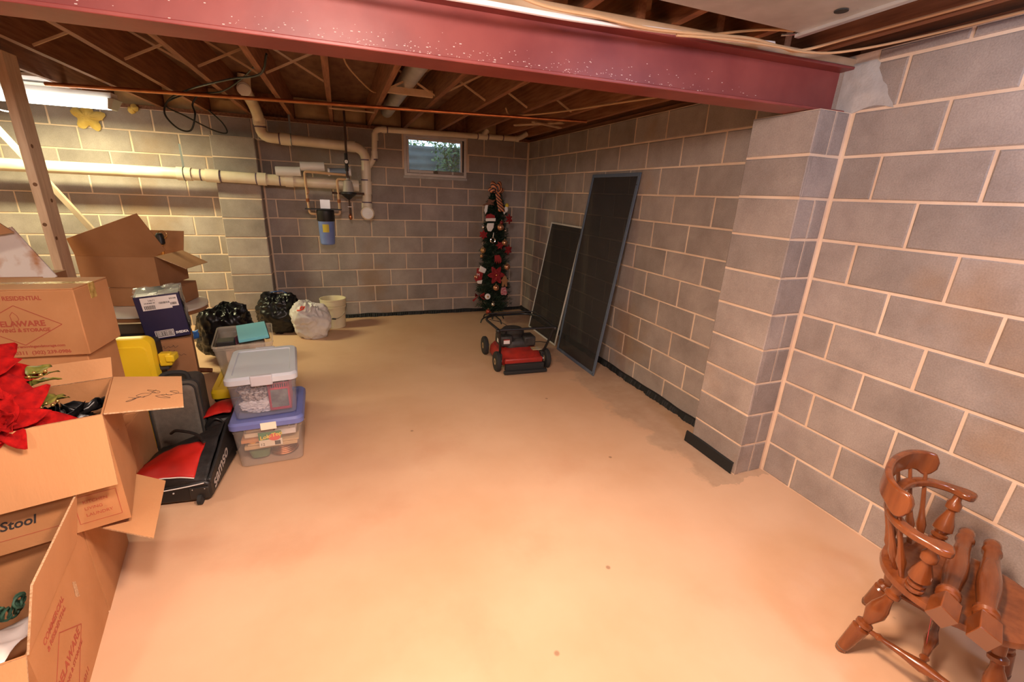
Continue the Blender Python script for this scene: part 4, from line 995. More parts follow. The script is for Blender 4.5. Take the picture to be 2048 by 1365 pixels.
for (x, z) in ((-.13, .07), (.0, .075), (.085, .085), (.14, .085)): MB().ball((x, -.2185, z), .005, 8, 6).build('rivet', GALV, df)
MB().tube(spline([(.11, -.05, .26), (.05, .02, .275), (-.05, .06, .285), (-.10, .10, .25)]), .008, 6).build('strap', NYL, df)

# second smaller sports bag squeezed between suitcase and bins
sb = thing('sports_bag', 'black sports bag with a red top squeezed between the suitcase and clear bins', 'bag', (-3.145, -2.90, 0), -4)
loft(MB(), [(rrect(.15, .24, .03), .004), (rrect(.165, .26, .04), .05), (rrect(.165, .26, .05), .19), (rrect(.12, .22, .05), .235)], True, True).build('body', NYL, sb)
def rsb(u, v): return (-.078+.15*u, -.10+.19*v, .232+.05*math.sin(math.pi*(.15+.7*u))*math.sin(math.pi*(.1+.8*v))+.03*u+.006*noise.noise(Vector((u*5, v*5, 3))))
MB().grid(rsb, 12, 10).build('red_top', NYR, sb, solid=.004)
MB().tube([Vector(rsb(i/12, .98))+Vector((0, .004, .002)) for i in range(13)], .003, 6).build('white_piping', WHITE, sb)
MB().tube(spline([(-.05, -.12, .20), (0, -.135, .25), (.05, -.12, .20)]), .006, 6).build('handle', NYL, sb)

# cartons behind: vodka box on a brown box
G_ = closed_box('moving_box', 'brown carton with faint marker writing under the blue vodka carton', (-3.335, -2.56, 0), 14, .235, .24, .62, CARDD, tape=False)
scrawl(G_, [(-.16, .575), (-.18, .545), (-.13, .515)], 'y', .085)
NAVY = mat('navy_carton', (.012, .009, .048), .5, (.016, .012, .06), 4)
V_ = thing('vodka_carton', 'dark blue vodka carton with white barcode labels and torn tape', 'box', (-3.335, -2.56, .640), 13, tilt=(4, -4))
MB().box(-.225, 0, 0, .22, 0, .285).build('body', NAVY, V_, bevel=.004)
MB().box(-.21, -.11, -.002, .06, .2855, .2875).build('white_flap', WHITE, V_); MB().box(-.105, -.002, -.004, .10, .2855, .2885).build('grey_flap', mat('grey_flap', (.22, .20, .20), .4), V_)
MB().grid(crumple(lambda u, v: (-.23+.24*u, -.004+.20*v, .291+.004*math.sin(9*u)), 18, 8, .012, 22, 5), 18, 8).build('torn_tape', mat('film', (.62, .60, .60), .15, trans=(.6, (1, 1, 1))), V_)
MB().grid(crumple(lambda u, v: (.004, .02+.2*u, .02+.27*v), 8, 18, .012, 22, 8), 8, 18).build('side_film', mat('film2', (.52, .48, .42), .2, trans=(.25, (1, 1, 1))), V_)
lbl = MB(); lbl.box(-.195, -.05, -.0012, 0, .195, .275).box(-.05, -.015, -.0012, 0, .205, .275); lbl.build('paper_label', PAPER, V_)
bc = MB(); rnd = random.Random(2)
for (a, b2, z0, z1) in ((-.185, -.135, .20, .225), (-.11, -.06, .228, .24), (-.055, -.02, .25, .26), (-.055, -.025, .215, .23), (-.18, -.13, .236, .243)):
    x = a
    while x < b2: w = rnd.uniform(.0012, .0035); bc.box(x, x+w, -.0018, -.0011, z0, z1); x += w+rnd.uniform(.0012, .003)
bc.build('barcode', INK, V_)
text('24671', .016, face_M((-.16, -.0018, .25), (1, 0, 0), (0, 0, 1)), INK, V_, squash=.9)
MB().box(-.175, -.08, -.0012, 0, .012, .058).build('paper_label', PAPER, V_); bc = MB(); x = -.168
bc.box(-.172, -.083, -.0016, -.001, .018, .021).box(-.172, -.083, -.0016, -.001, .052, .055).box(-.172, -.169, -.0016, -.001, .018, .055).box(-.086, -.083, -.0016, -.001, .018, .055)
while x < -.092: w = rnd.uniform(.0015, .004); bc.box(x, x+w, -.0018, -.0011, .022, .05); x += w+rnd.uniform(.0015, .003)
bc.build('barcode', INK, V_)
text('SVEDKA', .021, FRONT(-.072, .024), WHITE, V_, bold=.0012, squash=.85)

# round white table with two boxes
tb = thing('round_table', 'round white-topped table with wooden edge behind the cartons', 'table', (-3.80, -1.70, 0))
MB().lathe([(.35, .632), (.36, .636), (.36, .65), (.0, .652)], 40).build('tabletop', mat('table_white', (.72, .68, .62), .4), tb)
MB().lathe([(.30, .60), (.352, .604), (.352, .632), (.0, .633)], 40).build('wood_edge', mat('table_edge', (.28, .12, .05), .45), tb)
MB().lathe([(.0, .6), (.05, .6), (.035, .45), (.05, .30), (.04, .1), (.10, .05)], 16).build('pedestal', CHAIRW, tb)
for i in range(4): a = i*1.571+.4; MB().tube([(0, 0, .09), (.15*math.cos(a), .15*math.sin(a), .06), (.30*math.cos(a), .30*math.sin(a), .02)], [.03, .025, .02], 8).build('foot', CHAIRW, tb)
closed_box('moving_box', 'flat dark carton on the round table under the big open box', (-3.60, -1.80, .653), -10, .45, .32, .143, CARDD, tape=False)
F_ = open_box('moving_box', 'big open carton with raised flaps on the round table', (-3.70, -1.785, .798), -12, .52, .40, .235, CARDD)
fb = MB(); q = [(-.515, .0, .235), (0, .0, .235), (.108, -.034, .294), (.06, -.188, .56), (-.487, -.075, .365)]
nrm = Vector((0, -.87, -.5)).normalized()*.005
fb.add([Vector(p) for p in q] + [Vector(p)+nrm for p in q], [(4, 3, 2, 1, 0), (5, 6, 7, 8, 9)] + [(i, (i+1) % 5, (i+1) % 5+5, i+5) for i in range(5)])
fb.build('flap', CARDD, F_, smooth=False)
flap(F_, (0, .02, .235), (0, .38, .235), (1, 0, 0), 118, .20, (.03, .0), mt=CARDD)
flap(F_, (-.52, .40, .235), (0, .40, .235), (0, 1, 0), 20, .16, mt=CARDD)
t = thing('shade_filler', 'added black box standing in for the shade under the round white table', 'shade_filler', (-3.84, -2.17, 0), -3)  # added black box that darkens the gap under the table like shade
MB().box(-.22, .22, -.13, .13, 0, .50).build('body', BLACKP, t, bevel=.01); MB().box(-.225, .225, -.135, .135, .50, .595).build('lid', mat('soft_black', (.02, .02, .02), .35), t, bevel=.012)
MB().box(-.03, .03, -.142, -.13, .46, .53).build('latch', DK, t, bevel=.003)
ln = thing('lantern', 'small black and brass ornament peeking over the big open carton', 'ornament', (-3.745, -1.45, 1.085))
MB().lathe([(.02, 0), (.03, .01), (.03, .07), (.018, .09)], 12).build('body', BLACKP, ln); MB().tube(arc((.02, 0, .08), (1, 0, 0), (0, 0, 1), 0, 360, .03, 14)[:-1], .004, 6, closed=True).build('ring', GOLD, ln)
MB().lathe([(.012, -.275), (.012, 0)], 8).build('stem', GOLD, ln)
# ================================================================== WINDOW SCREENS
def screen(name, label, y0, y1, h, xb, xt, fm, fw):
    t = thing(name, label, 'window screen', (xb, (y0+y1)/2, 0)); w = y1-y0; lean = math.atan2(xt-xb, h); t.rotation_euler = (0, lean, 0)
    H_ = math.hypot(h, xt-xb)
    f = MB()
    for (a, b, c, d) in ((-w/2, -w/2+fw, 0, H_), (w/2-fw, w/2, 0, H_), (-w/2+fw, w/2-fw, 0, fw), (-w/2+fw, w/2-fw, H_-fw, H_)): f.box(-.012, .0, a, b, c, d)
    f.build('frame', fm, t, bevel=.002)
    MB().box(-.007, -.006, -w/2+fw*.8, w/2-fw*.8, fw*.8, H_-fw*.8).build('screen_mesh', SCR, t, smooth=False)
    for z in (.02, H_-.10): MB().ball((-.014, -w/2+fw*.5, z), .004, 6, 5).build('corner_pin', BLACKP, t)
SCR = mat('screen_mesh', (.045, .040, .040), .6, trans=(.52, (.80, .80, .80)))
screen('window_screen', 'tall blue-grey framed screen leaning on the right block wall', -2.535, -1.755, 1.80, -.262, -.012, mat('blue_grey_frame', (.10, .13, .18), .4), .03)
screen('window_screen', 'shorter white framed screen leaning behind the tall one', -1.655, -.885, 1.29, -.237, -.012, mat('white_frame', (.62, .60, .56), .45), .018)

# ================================================================== LAWN MOWER
mo = thing('lawn_mower', 'red push lawn mower with folded black handle near the screens', 'lawn mower', (-.845, -1.955, 0), -3)
MRED = mat('mower_red', (.42, .03, .02), .4, (.30, .025, .018), 12, .1); DUST = mat('dusty_black', (.025, .024, .023), .55, (.05, .045, .04), 14)
def ring(w, d, r, y=0): return [(x, yy+y) for x, yy in rrect(w, d, r, 6)]
loft(MB(), [(ring(.43, .56, .14, -.02), .055), (ring(.44, .57, .15, -.02), .065), (ring(.43, .56, .15, -.02), .12), (ring(.38, .50, .16, -.01), .160), (ring(.30, .40, .15), .172), (ring(.24, .24, .11), .19)], False, True).build('deck', MRED, mo)
MB().box(-.19, .19, -.305, -.255, .075, .135).build('rear_apron', MRED, mo, bevel=.015)
for (sx, y) in ((-1, -.235), (1, -.235), (-1, .235), (1, .235)):
    w = MB().lathe([(.055, -.022), (.085, -.022), (.095, -.012), (.095, .012), (.085, .022), (.055, .022)], 26, Matrix.Translation((sx*.245, y, .095)) @ look((1, 0, 0))).build('wheel', BLACKR, mo)
    MB().lathe([(.0, -.018), (.02, -.024), (.056, -.018), (.056, .018), (.02, .024), (.0, .018)], 20, Matrix.Translation((sx*.245, y, .095)) @ look((1, 0, 0))).build('hub', mat('dusty_tan_hub', (.42, .28, .15), .7), w)
    MB().tube([(sx*.20, y, .095), (sx*.25, y, .095)], .012, 8).build('axle', GALV, w)
MB().box(-.21, .21, -.375, -.335, .008, .038).box(-.19, .19, -.34, -.30, .03, .09).build('rear_flap', BLACKR, mo, bevel=.006)
loft(MB(), [(ring(.26, .27, .07), .175), (ring(.27, .28, .08), .20), (ring(.25, .26, .08), .24), (ring(.20, .21, .08), .262)], False, True).build('engine_base', DUST, mo)
MB().lathe([(.10, .25), (.115, .26), (.115, .31), (.09, .335), (.05, .342), (0, .343)], 22, Matrix.Translation((-.02, .03, 0))).build('engine_shroud', DUST, mo)
MB().box(-.19, -.06, -.13, .06, .19, .30).build('fuel_tank', DUST, mo, bevel=.02)
MB().lathe([(.03, .30), (.032, .302), (.032, .325), (0, .328)], 16, Matrix.Translation((-.13, -.04, 0))).build('fuel_cap', BLACKP, mo)
MB().box(.05, .17, -.14, .02, .19, .285).build('air_filter', DUST, mo, bevel=.015)
MB().box(-.155, -.095, -.1325, -.131, .225, .26).build('engine_label', PAPER, mo); MB().box(-.1925, -.191, -.09, -.03, .225, .26).build('engine_label', PAPER, mo)
MB().box(-.155, -.095, -.133, -.131, .26, .268).build('engine_label_stripe', MRED, mo)
MB().lathe([(.035, 0), (.04, .03), (.03, .05)], 14, Matrix.Translation((.14, .09, .19)) @ look((1, 0, .2))).build('muffler', GALV, mo)
MB().box(.12, .21, -.20, -.12, .168, .176).build('warning_label', mat('warn', (.40, .38, .30), .6, (.55, .35, .10), 30), mo)
for s in (-1, 1):
    MB().tube(fillet([(s*.215, -.20, .13), (s*.225, -.26, .22), (s*.265, -.34, .43)], .05), .012, 10).build('lower_handle', BLACKP, mo)
    MB().ball((s*.275, -.34, .425), .022, 10, 8).build('clamp_knob', BLACKP, mo)
    MB().box(s*.215-.02, s*.215+.02, -.235, -.17, .10, .16).build('handle_bracket', DUST, mo, bevel=.005)
MB().tube(fillet([(.265, -.335, .43), (.285, .10, .42), (.20, .24, .415), (-.20, .22, .415), (-.285, .08, .42), (-.265, -.32, .43)], .09), .012, 10).build('upper_handle', BLACKP, mo)
MB().tube([(-.265, -.335, .432), (.265, -.335, .432)], .011, 10).build('crossbar', BLACKP, mo)
MB().tube(fillet([(.27, -.25, .46), (.25, .16, .46), (-.25, .13, .46)], .08), .006, 8).build('control_bail', BLACKP, mo)
MB().tube(spline([(-.05, .05, .34), (-.12, .12, .37), (-.24, .1, .41)]), .003, 5).build('starter_cord', BLACKR, mo)
MB().tube(spline([(.12, -.05, .20), (.25, -.02, .19), (.28, -.2, .25), (.265, -.33, .42)]), .004, 6).build('throttle_cable', BLACKR, mo)

# ================================================================== CHRISTMAS TREE
TX, TY = -.62, -.55
tr = thing('christmas_tree', 'slim dark artificial Christmas tree on folding metal legs in the corner', 'tree', (TX, TY, 0))
NEED = mat('needles', (.010, .024, .012), .6, (.018, .04, .018), 10)
def trad(z):
    ks = [(.0, .05), (.13, .10), (.24, .23), (.5, .20), (1.0, .16), (1.4, .12), (1.6, .05), (1.72, .015)]
    for (a, ra), (b, rb_) in zip(ks, ks[1:]):
        if z <= b: return ra+(rb_-ra)*(z-a)/(b-a)
    return .01
fo = MB(); rnd = random.Random(6)
for i in range(620):
    z = .14+1.50*(i/620); a = i*2.399; r = trad(z)*rnd.uniform(.75, 1.15); d = Vector((math.cos(a), math.sin(a), rnd.uniform(-.10, .35))).normalized()
    base = Vector((0, 0, z)); n = 9
    for k in range(n):
        p = base + d*r*(.25+.75*k/n)
        for s in (-1, 1, .3):
            nd = (d*.6 + d.orthogonal().normalized()*s + Vector((rnd.uniform(-.4, .4), rnd.uniform(-.4, .4), rnd.uniform(-.4, .4)))).normalized()*.045
            w = nd.orthogonal().normalized()*.0042
            fo.add([p-w, p+w, p+nd], [(0, 1, 2)])
    fo.add([base+d*.02, base+d*.02+Vector((0, 0, .004)), base+d*r], [(0, 1, 2)])
o = fo.build('foliage', NEED, tr, smooth=False); o['kind'] = 'stuff'
MB().tube([(0, 0, .03), (0, 0, 1.64)], [.012, .006], 8).build('trunk', mat('trunk_pole', (.02, .025, .02), .6), tr)
for i in range(4):
    a = R(20+90*i); c_, s_ = math.cos(a), math.sin(a)
    MB().tube(fillet([(0, 0, .10), (.17*c_, .17*s_, .055), (.19*c_, .19*s_, .006)], .03), .008, 8).build('stand_leg', BLACKP, tr)
MB().tube([(0, 0, .06), (0, 0, .15)], .018, 10).build('stand_collar', BLACKP, tr)
# ornaments hanging on it
CB = mat('copper_ball', (.62, .30, .17), .25, metal=.75); SB = mat('silver_ball', (.75, .75, .75), .12, metal=1); GB = mat('gold_orn', (.60, .36, .14), .35, (.35, .15, .07), 30, metal=.5)
RF = mat('felt_red', (.30, .010, .012), .75, (.24, .008, .01), 20); WF = mat('felt_white', (.78, .74, .70), .85); CAPM = mat('ball_cap', (.6, .5, .3), .3, metal=.9)
GRP = 'ornaments on the Christmas tree'
def ball_orn(loc, r, mt, label):
    t = thing('bauble', label, 'ornament', loc, group=GRP)
    MB().ball((0, 0, 0), r, 16, 12).build('globe', mt, t); MB().lathe([(r*.25, r*.95), (r*.25, r*1.15), (0, r*1.16)], 10).build('cap', CAPM, t)
    MB().tube(arc((0, 0, r*1.25), (1, 0, 0), (0, 0, 1), 0, 360, r*.18, 10)[:-1], .0015, 5, closed=True).build('hook', CAPM, t)
    return t
ball_orn((-.609, -.725, 1.208), .040, CB, 'copper bauble right of the white felt ornament')
ball_orn((-.552, -.730, 1.028), .036, CB, 'copper bauble in the upper middle of the tree')
ball_orn((-.512, -.735, .738), .040, CB, 'copper bauble at the right side below the tree middle')
ball_orn((-.662, -.785, .494), .038, CB, 'copper bauble beside the gingerbread figure')
ball_orn((-.717, -.670, .165), .034, mat('rust_ball', (.35, .06, .035), .3, metal=.5), 'rusty red bauble lowest on the tree')
ball_orn((-.865, -.620, .600), .032, CB, 'copper bauble behind the red stocking')
ball_orn((-.699, -.800, .293), .024, SB, 'small mirror silver bauble low on the tree')
ball_orn((-.539, -.710, 1.173), .018, SB, 'tiny silver bauble right of the top copper bauble')
ball_orn((-.784, -.612, .925), .034, GB, 'mottled gold bauble at the left edge of the tree')
ball_orn((-.800, -.612, .855), .022, GB, 'small gold bauble under the mottled gold one')
ball_orn((-.60, -.735, 1.265), .022, mat('wine_ball', (.20, .02, .02), .25, metal=.4), 'dark red bauble above the top copper bauble')
ball_orn((-.79, -.62, 1.20), .024, SB, 'silver bead cluster left of the white felt ornament')
def flat(name, poly, mt, loc, label, th=.008, yaw=-4):
    t = thing(name, label, 'ornament', loc, yaw, group=GRP); MB().prism(poly, -th/2, th/2).build('felt_shape', mt, t, bevel=.002); return t
def circ(rx, rz, n=18, cx=0, cz=0): return [(cx+rx*math.cos(2*math.pi*i/n), cz+rz*math.sin(2*math.pi*i/n)) for i in range(n)]
# red cap with white brim and a white drop below
t = flat('felt_ornament', [(-.055, .045), (.055, .05), (.05, .085), (.0, .105), (-.045, .095), (-.06, .06)], RF, (-.727, -.70, 1.255), 'felt ornament of a red cap over a white drop shape')
MB().prism([(-.058, .018), (.060, .020), (.060, .056), (-.058, .050)], -.012, .006).build('brim', WF, t, bevel=.004)
MB().prism([(-.038, -.005), (.045, .0), (.040, -.055), (.012, -.10), (-.028, -.095), (-.045, -.05)], -.007, .005).build('white_drop', WF, t, bevel=.006)
def blossom(loc, s, label, sd=0, axis=(.1, -1, .15)):
    t = thing('felt_flower', label, 'ornament', loc, group=GRP); t.rotation_mode = 'QUATERNION'; t.rotation_quaternion = Vector(axis).to_track_quat('Z', 'Y')
    for i in range(6):
        p = petal(s, s*.34, -.1, i).build('petal', RF, t, solid=.0015); p.rotation_euler = Euler((R(12), 0, 1.047*i+sd))
    MB().ball((0, 0, .008), s*.12, 8, 6).build('bead', GOLD, t)
blossom((-.480, -.645, 1.300), .06, 'red felt flower at the upper right of the tree', 0, (.5, -1, .1)); blossom((-.78, -.605, 1.110), .055, 'red felt flower at the left below the white felt ornament', 1, (-.5, -1, 0))
blossom((-.500, -.712, .944), .065, 'red felt flower right of the tree middle', 2, (.4, -1, 0)); blossom((-.670, -.790, .650), .115, 'large dark red felt poinsettia in the tree middle', .5)
blossom((-.625, -.760, 1.0), .05, 'small red felt flower beside the upper copper bauble', 1.5)
t = thing('ribbon_bow', 'small red ribbon bow at the lower left of the tree', 'ornament', (-.829, -.63, .362), group=GRP)
for s in (-1, 1): MB().grid(lambda u, v: (s*(.05*math.sin(math.pi*u)+.01), -.01+.022*math.cos(2*math.pi*u), .03*math.sin(math.pi*u)*(v-.5)*2+.02*math.sin(math.pi*u)), 14, 4).build('loop', RF, t, solid=.001)
for s in (-1, 1): MB().slab([(0, 0, .01), (s*.015, 0, 0), (s*.09, .0, -.05), (s*.07, 0, -.07)], .002).build('tail', RF, t)
t = flat('mitten', [(-.04, .045), (.02, .05), (.045, .01), (.05, -.03), (.03, -.055), (.022, -.02), (.012, -.06), (.0, -.02), (-.012, -.06), (-.022, -.02), (-.035, -.045)], RF, (-.645, -.765, .839), 'red felt fringed mitten in the tree middle')
t = flat('stocking', [(-.03, .06), (.05, .07), (.045, -.01), (.03, -.08), (-.04, -.10), (-.06, -.06), (-.035, -.02)], RF, (-.835, -.64, .648), 'red felt stocking lettered M with a white cuff', .02)
MB().prism([(-.012, .03), (.065, .0), (.09, .055), (.015, .095)], -.018, .012).build('cuff', WF, t, bevel=.006); text('M', .05, face_M((-.035, -.0125, -.03), (1, 0, -.1), (0, 0, 1)), WHITE, t)
MB().prism([(-.03, -.09), (.04, -.08), (.03, -.13), (-.02, -.125)], -.016, .008).build('toe_trim', WF, t, bevel=.006)
t = thing('bird_ornament', 'little yellow and white bird at the upper right of the tree', 'ornament', (-.507, -.64, 1.427), group=GRP)
MB().ball((0, 0, .03), .024, 12, 8).build('head', mat('bird_yellow', (.70, .52, .05), .6), t); MB().ball((-.008, 0, -.015), .026, 12, 8, (1, .8, 1.4)).build('body', WF, t); MB().prism([(-.03, -.02), (-.005, -.04), (-.03, -.075), (-.045, -.05)], -.005, .005).build('tail', WF, t)
t = flat('gingerbread', circ(.022, .025, 14, 0, .05)[1:7] + [(-.03, .03), (-.05, .015), (-.03, 0), (-.035, -.06), (-.01, -.06), (0, -.025), (.01, -.06), (.035, -.06), (.03, 0), (.05, .015), (.03, .03)], mat('ginger', (.32, .15, .06), .8), (-.554, -.785, .565), 'brown gingerbread figure at the lower right of the tree', .012)
t = flat('plaid_bell', [(-.03, .04), (.02, .045), (.045, -.03), (.03, -.055), (-.03, -.05), (-.04, -.02)], mat('plaid', (.40, .03, .05), .7, (.60, .35, .35), 60), (-.562, -.79, .455), 'red patterned bell under the gingerbread figure', .02)
t = thing('ring_ornament', 'silver ring ornament on a ribbon below the white felt ornament', 'ornament', (-.702, -.735, 1.056), group=GRP)
MB().tube(arc((0, 0, 0), (1, 0, 0), (0, 0, 1), 0, 360, .028, 20)[:-1], .008, 8, closed=True).build('ring', SB, t); MB().tube([(0, 0, .03), (.006, 0, .09)], .004, 6).build('ribbon', WF, t)
t = thing('wreath_ornament', 'white round disc ornament beside the small red bow', 'ornament', (-.762, -.765, .384), group=GRP)
MB().lathe([(.034, 0), (.036, .006), (.02, .012), (0, .012)], 18, look((0, -1, .1))).build('disc', WF, t); MB().ball((0, -.014, 0), .012, 8, 6).build('centre', GOLD, t)
t = flat('brown_leaf', [(-.09, -.03), (-.03, .0), (-.02, .045), (.03, .03), (.07, .04), (.04, 0), (.06, -.03), (.0, -.02), (-.04, -.045)], mat('leaf_brown', (.16, .06, .03), .7), (-.711, -.61, 1.480), 'dark brown leaf ornament just under the striped bow')
t = flat('icicle', [(-.012, .05), (.02, .055), (.012, -.02), (-.01, -.05), (-.024, -.01)], WF, (-.755, -.612, 1.399), 'white felt icicle at the upper left of the tree')
# striped bow at the top
def stripes():
    M = bpy.data.materials.new('striped_ribbon'); M.use_nodes = True; N = M.node_tree.nodes; L = M.node_tree.links; b = N['Principled BSDF']; b.inputs['Roughness'].default_value = .5
    tc = N.new('ShaderNodeTexCoord'); wv = N.new('ShaderNodeTexWave'); wv.inputs['Scale'].default_value = 14; wv.bands_direction = 'DIAGONAL'; wv.inputs['Distortion'].default_value = 1.0
    r = N.new('ShaderNodeValToRGB'); r.color_ramp.interpolation = 'CONSTANT'; r.color_ramp.elements[1].position = .45; r.color_ramp.elements[0].color = (.05, .02, .02, 1); r.color_ramp.elements[1].color = (.62, .22, .08, 1)
    L.new(tc.outputs['Object'], wv.inputs['Vector']); L.new(wv.outputs['Fac'], r.inputs['Fac']); L.new(r.outputs['Color'], b.inputs['Base Color']); return M
STP = stripes()
bw = thing('striped_bow', 'large orange and black striped bow topping the Christmas tree', 'bow', (-.651, -.63, 1.60))
for s in (-1, 1):
    for (tilt_, ln2, wd) in ((22, .062, .036), (75, .048, .030)):
        lo_ = MB().ball((0, 0, ln2), ln2, 18, 12, (wd/ln2, .45, 1)).build('loop', STP, bw)
        lo_.location = (s*.006, -.03, .008); lo_.rotation_euler = (R(-8), s*R(tilt_), 0)
MB().ball((0, -.025, .01), .022, 10, 8, (1, .7, 1)).build('knot', STP, bw)
MB().grid(lambda u, v: (-.012+.055*u*(1+.5*v)+.03*v, -.03-.04*v+.006*math.sin(6*v), -.005-.21*v), 5, 12).build('tail', STP, bw, solid=.002)

# ================================================================== CHAIR
ch = thing('captains_chair', 'glossy brown wooden captain\'s chair with turned legs by the right wall', 'chair', (-.498, -5.27, 0), 18)
def turned(mb, a, b, prof, n=16):
    a, b = Vector(a), Vector(b); d = b-a; return mb.lathe([(r, t*d.length) for t, r in prof], n, Matrix.Translation(a) @ look(d))
seat = MB(); ns, nr = 44, 9
def seatpt(k, i, top):
    a = 2*math.pi*i/ns; q = k/nr; c_, s_ = math.cos(a), math.sin(a)
    rx, ry = .205, (.20 if s_ > 0 else .215)
    x, y = rx*q*math.copysign(abs(c_)**.9, c_), ry*q*math.copysign(abs(s_)**.9, s_)
    z = .402-.012*(1-q*q) if top else .367+.006*q
    if top and q > .97: z -= .006
    return (x, y, z)
vs = [(0, 0, .390)]; fs = []
for k in range(1, nr+1): vs += [seatpt(k, i, True) for i in range(ns)]
fs += [(0, 1+i, 1+(i+1) % ns) for i in range(ns)]
for k in range(nr-1): fs += [(1+k*ns+i, 1+(k+1)*ns+i, 1+(k+1)*ns+(i+1) % ns, 1+k*ns+(i+1) % ns) for i in range(ns)]
b0 = len(vs); vs += [(x*1.012, y*1.012, z-.012) for x, y, z in [seatpt(nr, i, True) for i in range(ns)]]; vs += [seatpt(nr, i, False) for i in range(ns)]
e0 = 1+(nr-1)*ns
fs += [(e0+i, b0+i, b0+(i+1) % ns, e0+(i+1) % ns) for i in range(ns)] + [(b0+i, b0+ns+i, b0+ns+(i+1) % ns, b0+(i+1) % ns) for i in range(ns)] + [tuple(b0+ns+i for i in range(ns))]
seat.add(vs, fs).build('seat', CHAIRW, ch)
LEGP = [(0, .013), (.02, .019), (.10, .021), (.34, .027), (.36, .018), (.38, .026), (.41, .026), (.43, .015), (.46, .018), (.56, .031), (.64, .028), (.74, .016), (.78, .015), (.80, .024), (.83, .024), (.85, .016), (.93, .020), (1, .020)]
feet = [(-.165, .20), (.165, .20), (-.205, -.20), (.205, -.20)]; tops = [(-.10, .11), (.10, .11), (-.12, -.12), (.12, -.12)]
for (fx, fy), (tx, ty) in zip(feet, tops):
    l = turned(MB(), (fx, fy, 0), (tx, ty, .370), LEGP).build('leg', CHAIRW, ch)
    turned(MB(), (fx, fy, .0), (fx+(tx-fx)*.05, fy+(ty-fy)*.05, .020), [(0, .0155), (.9, .0205), (1, .0195)]).build('felt_foot', mat('foot_pad', (.16, .09, .06), .8), l)
def at(i, t): return Vector((feet[i][0]+(tops[i][0]-feet[i][0])*t, feet[i][1]+(tops[i][1]-feet[i][1])*t, .370*t))
STR = [(0, .008), (.12, .009), (.15, .014), (.18, .009), (.35, .013), (.5, .021), (.65, .013), (.82, .009), (.85, .014), (.88, .009), (1, .008)]
for (i, j) in ((0, 2), (1, 3)): turned(MB(), at(i, .36), at(j, .36), STR, 12).build('stretcher', CHAIRW, ch)
turned(MB(), (at(0, .36)+at(2, .36))/2, (at(1, .36)+at(3, .36))/2, STR, 12).build('stretcher', CHAIRW, ch)
# arm rail
ARM = [(-.215, .035, .615), (-.222, .085, .616), (-.215, .13, .617), (-.185, .175, .618), (-.11, .212, .619), (0, .224, .62), (.11, .212, .619), (.185, .175, .618), (.215, .13, .617), (.222, .085, .616), (.215, .035, .615)]
ap = spline(ARM, 6); vs = []; fs = []; K = len(ap)
for i, p in enumerate(ap):
    T = (ap[min(i+1, K-1)]-ap[max(i-1, 0)]).normalized(); s = Vector((-T.y, T.x, 0)).normalized(); e = min(i, K-1-i)/K
    w = .018+.012*math.exp(-((e-.05)/.05)**2)
    if i in (0, K-1): w *= .55
    vs += [p+s*w+Vector((0, 0, -.012)), p-s*w+Vector((0, 0, -.012)), p-s*w+Vector((0, 0, .012)), p+s*w+Vector((0, 0, .012))]
for i in range(K-1): fs += [(i*4+j, i*4+(j+1) % 4, i*4+4+(j+1) % 4, i*4+4+j) for j in range(4)]
fs += [(3, 2, 1, 0), tuple((K-1)*4+j for j in range(4))]
MB().add(vs, fs).build('arm_rail', CHAIRW, ch, bevel=.006)
# crest rail
CP = spline([(-.205, .155, 0), (-.185, .205, 0), (-.115, .243, 0), (0, .258, 0), (.115, .243, 0), (.185, .205, 0), (.205, .155, 0)], 8); K = len(CP); vs = []; fs = []
for i, p in enumerate(CP):
    T = (CP[min(i+1, K-1)]-CP[max(i-1, 0)]).normalized(); s = Vector((-T.y, T.x, 0)).normalized()*.011; u = i/(K-1); e = min(u, 1-u)
    lobe = math.exp(-((e-.10)/.075)**2); end = min(1, (e/.055+.12))**.5 if e < .055 else 1
    zc = .690; hi = (.044+.006*math.sin(math.pi*u))*end; lo = (.028+.020*lobe+.010*math.exp(-((u-.5)/.1)**2))*end
    tilt = Vector((0, .0, 0))
    vs += [p+s+Vector((0, 0, zc-lo)), p-s+Vector((0, 0, zc-lo)), p-s+Vector((0, 0, zc+hi)), p+s+Vector((0, 0, zc+hi))]
for i in range(K-1): fs += [(i*4+j, i*4+(j+1) % 4, i*4+4+(j+1) % 4, i*4+4+j) for j in range(4)]
fs += [(3, 2, 1, 0), tuple((K-1)*4+j for j in range(4))]
MB().add(vs, fs).build('crest_rail', CHAIRW, ch, bevel=.007)
SPN = [(0, .007), (.12, .009), (.27, .0155), (.36, .011), (.48, .008), (.70, .007), (1, .006)]
for k, u in enumerate((.10, .24, .38, .5, .62, .76, .90)):
    q = CP[round(u*(K-1))]; a = math.atan2(q.y-.0, q.x)
    bx, by = .180*math.cos(a), .175*math.sin(a)
    turned(MB(), (bx, by, .392), (q.x, q.y-.004, .670), SPN, 10).build('spindle', CHAIRW, ch)
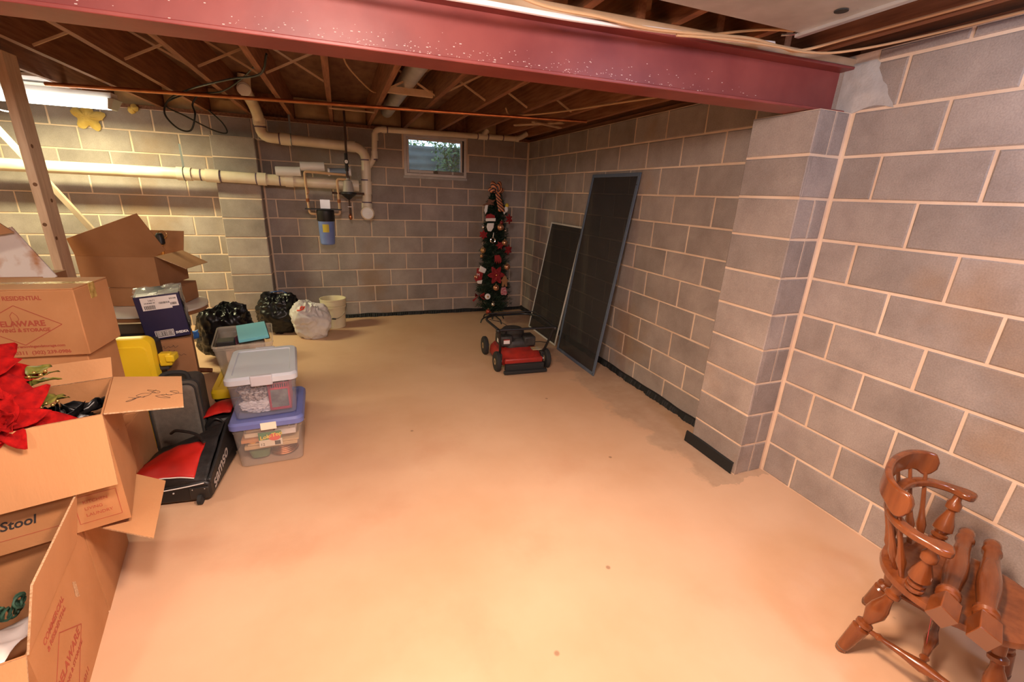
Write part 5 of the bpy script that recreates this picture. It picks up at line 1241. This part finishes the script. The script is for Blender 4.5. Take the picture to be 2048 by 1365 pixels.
PST = [(0, .014), (.06, .016), (.10, .026), (.14, .026), (.16, .017), (.20, .025), (.24, .025), (.26, .016), (.34, .030), (.46, .027), (.66, .014), (.70, .013), (.74, .022), (.84, .022), (.90, .014), (1, .012)]
for s in (-1, 1): turned(MB(), (s*.172, .085, .392), (s*.213, .078, .606), PST, 16).build('arm_post', CHAIRW, ch)
# turned table legs lying across the seat
c18, s18 = math.cos(R(18)), math.sin(R(18))
def CW(x, y, z): return Vector((-.498+c18*x-s18*y, -5.27+s18*x+c18*y, z))
TLP = [(.17, .027), (.185, .030), (.20, .024), (.215, .031), (.235, .031), (.25, .022), (.30, .024), (.45, .031), (.55, .031), (.72, .024), (.84, .020), (.86, .027), (.885, .027), (.90, .019), (.93, .024), (.97, .024), (1, .015)]
def table_leg(a, b, label, roll):
    a, b = Vector(a), Vector(b); t = thing('table_leg', label, 'table leg', a, group='loose table legs on the chair'); d = b-a
    t.rotation_mode = 'QUATERNION'; t.rotation_quaternion = d.to_track_quat('Z', 'Y'); ln_ = d.length
    MB().lathe([(r, u*ln_) for u, r in TLP], 18).build('turning', CHAIRW, t)
    o = MB().box(-.027, .027, -.027, .027, 0, .155*ln_).frustum((-.027, .027, -.027, .027), (-.02, .02, -.02, .02), .155*ln_, .18*ln_).build('square_block', CHAIRW, t, bevel=.003); o.rotation_euler.z = R(roll)
    MB().box(-.0255, .0255, -.0255, .0255, -.0008, .0).build('sawn_end', mat('sawn_end', (.20, .09, .05), .8), t).rotation_euler.z = R(roll)
table_leg(CW(-.285, .008, .436), CW(.305, .020, .436), 'loose turned table leg nearest the chair back', 30)
table_leg(CW(-.280, -.082, .436), CW(.300, -.048, .436), 'loose turned table leg nearest the front of the seat', 20)
rb = MB().grid(lambda u, v: tuple(CW(-.212+.006*math.sin(5*v)+.012*u, .03-.02*v, .40-.13*v)), 3, 10)
tag(rb.build('ribbon', mat('pink_ribbon', (.55, .06, .07), .6), solid=.0008), 'thin red ribbon hanging from the chair seat', 'ribbon')
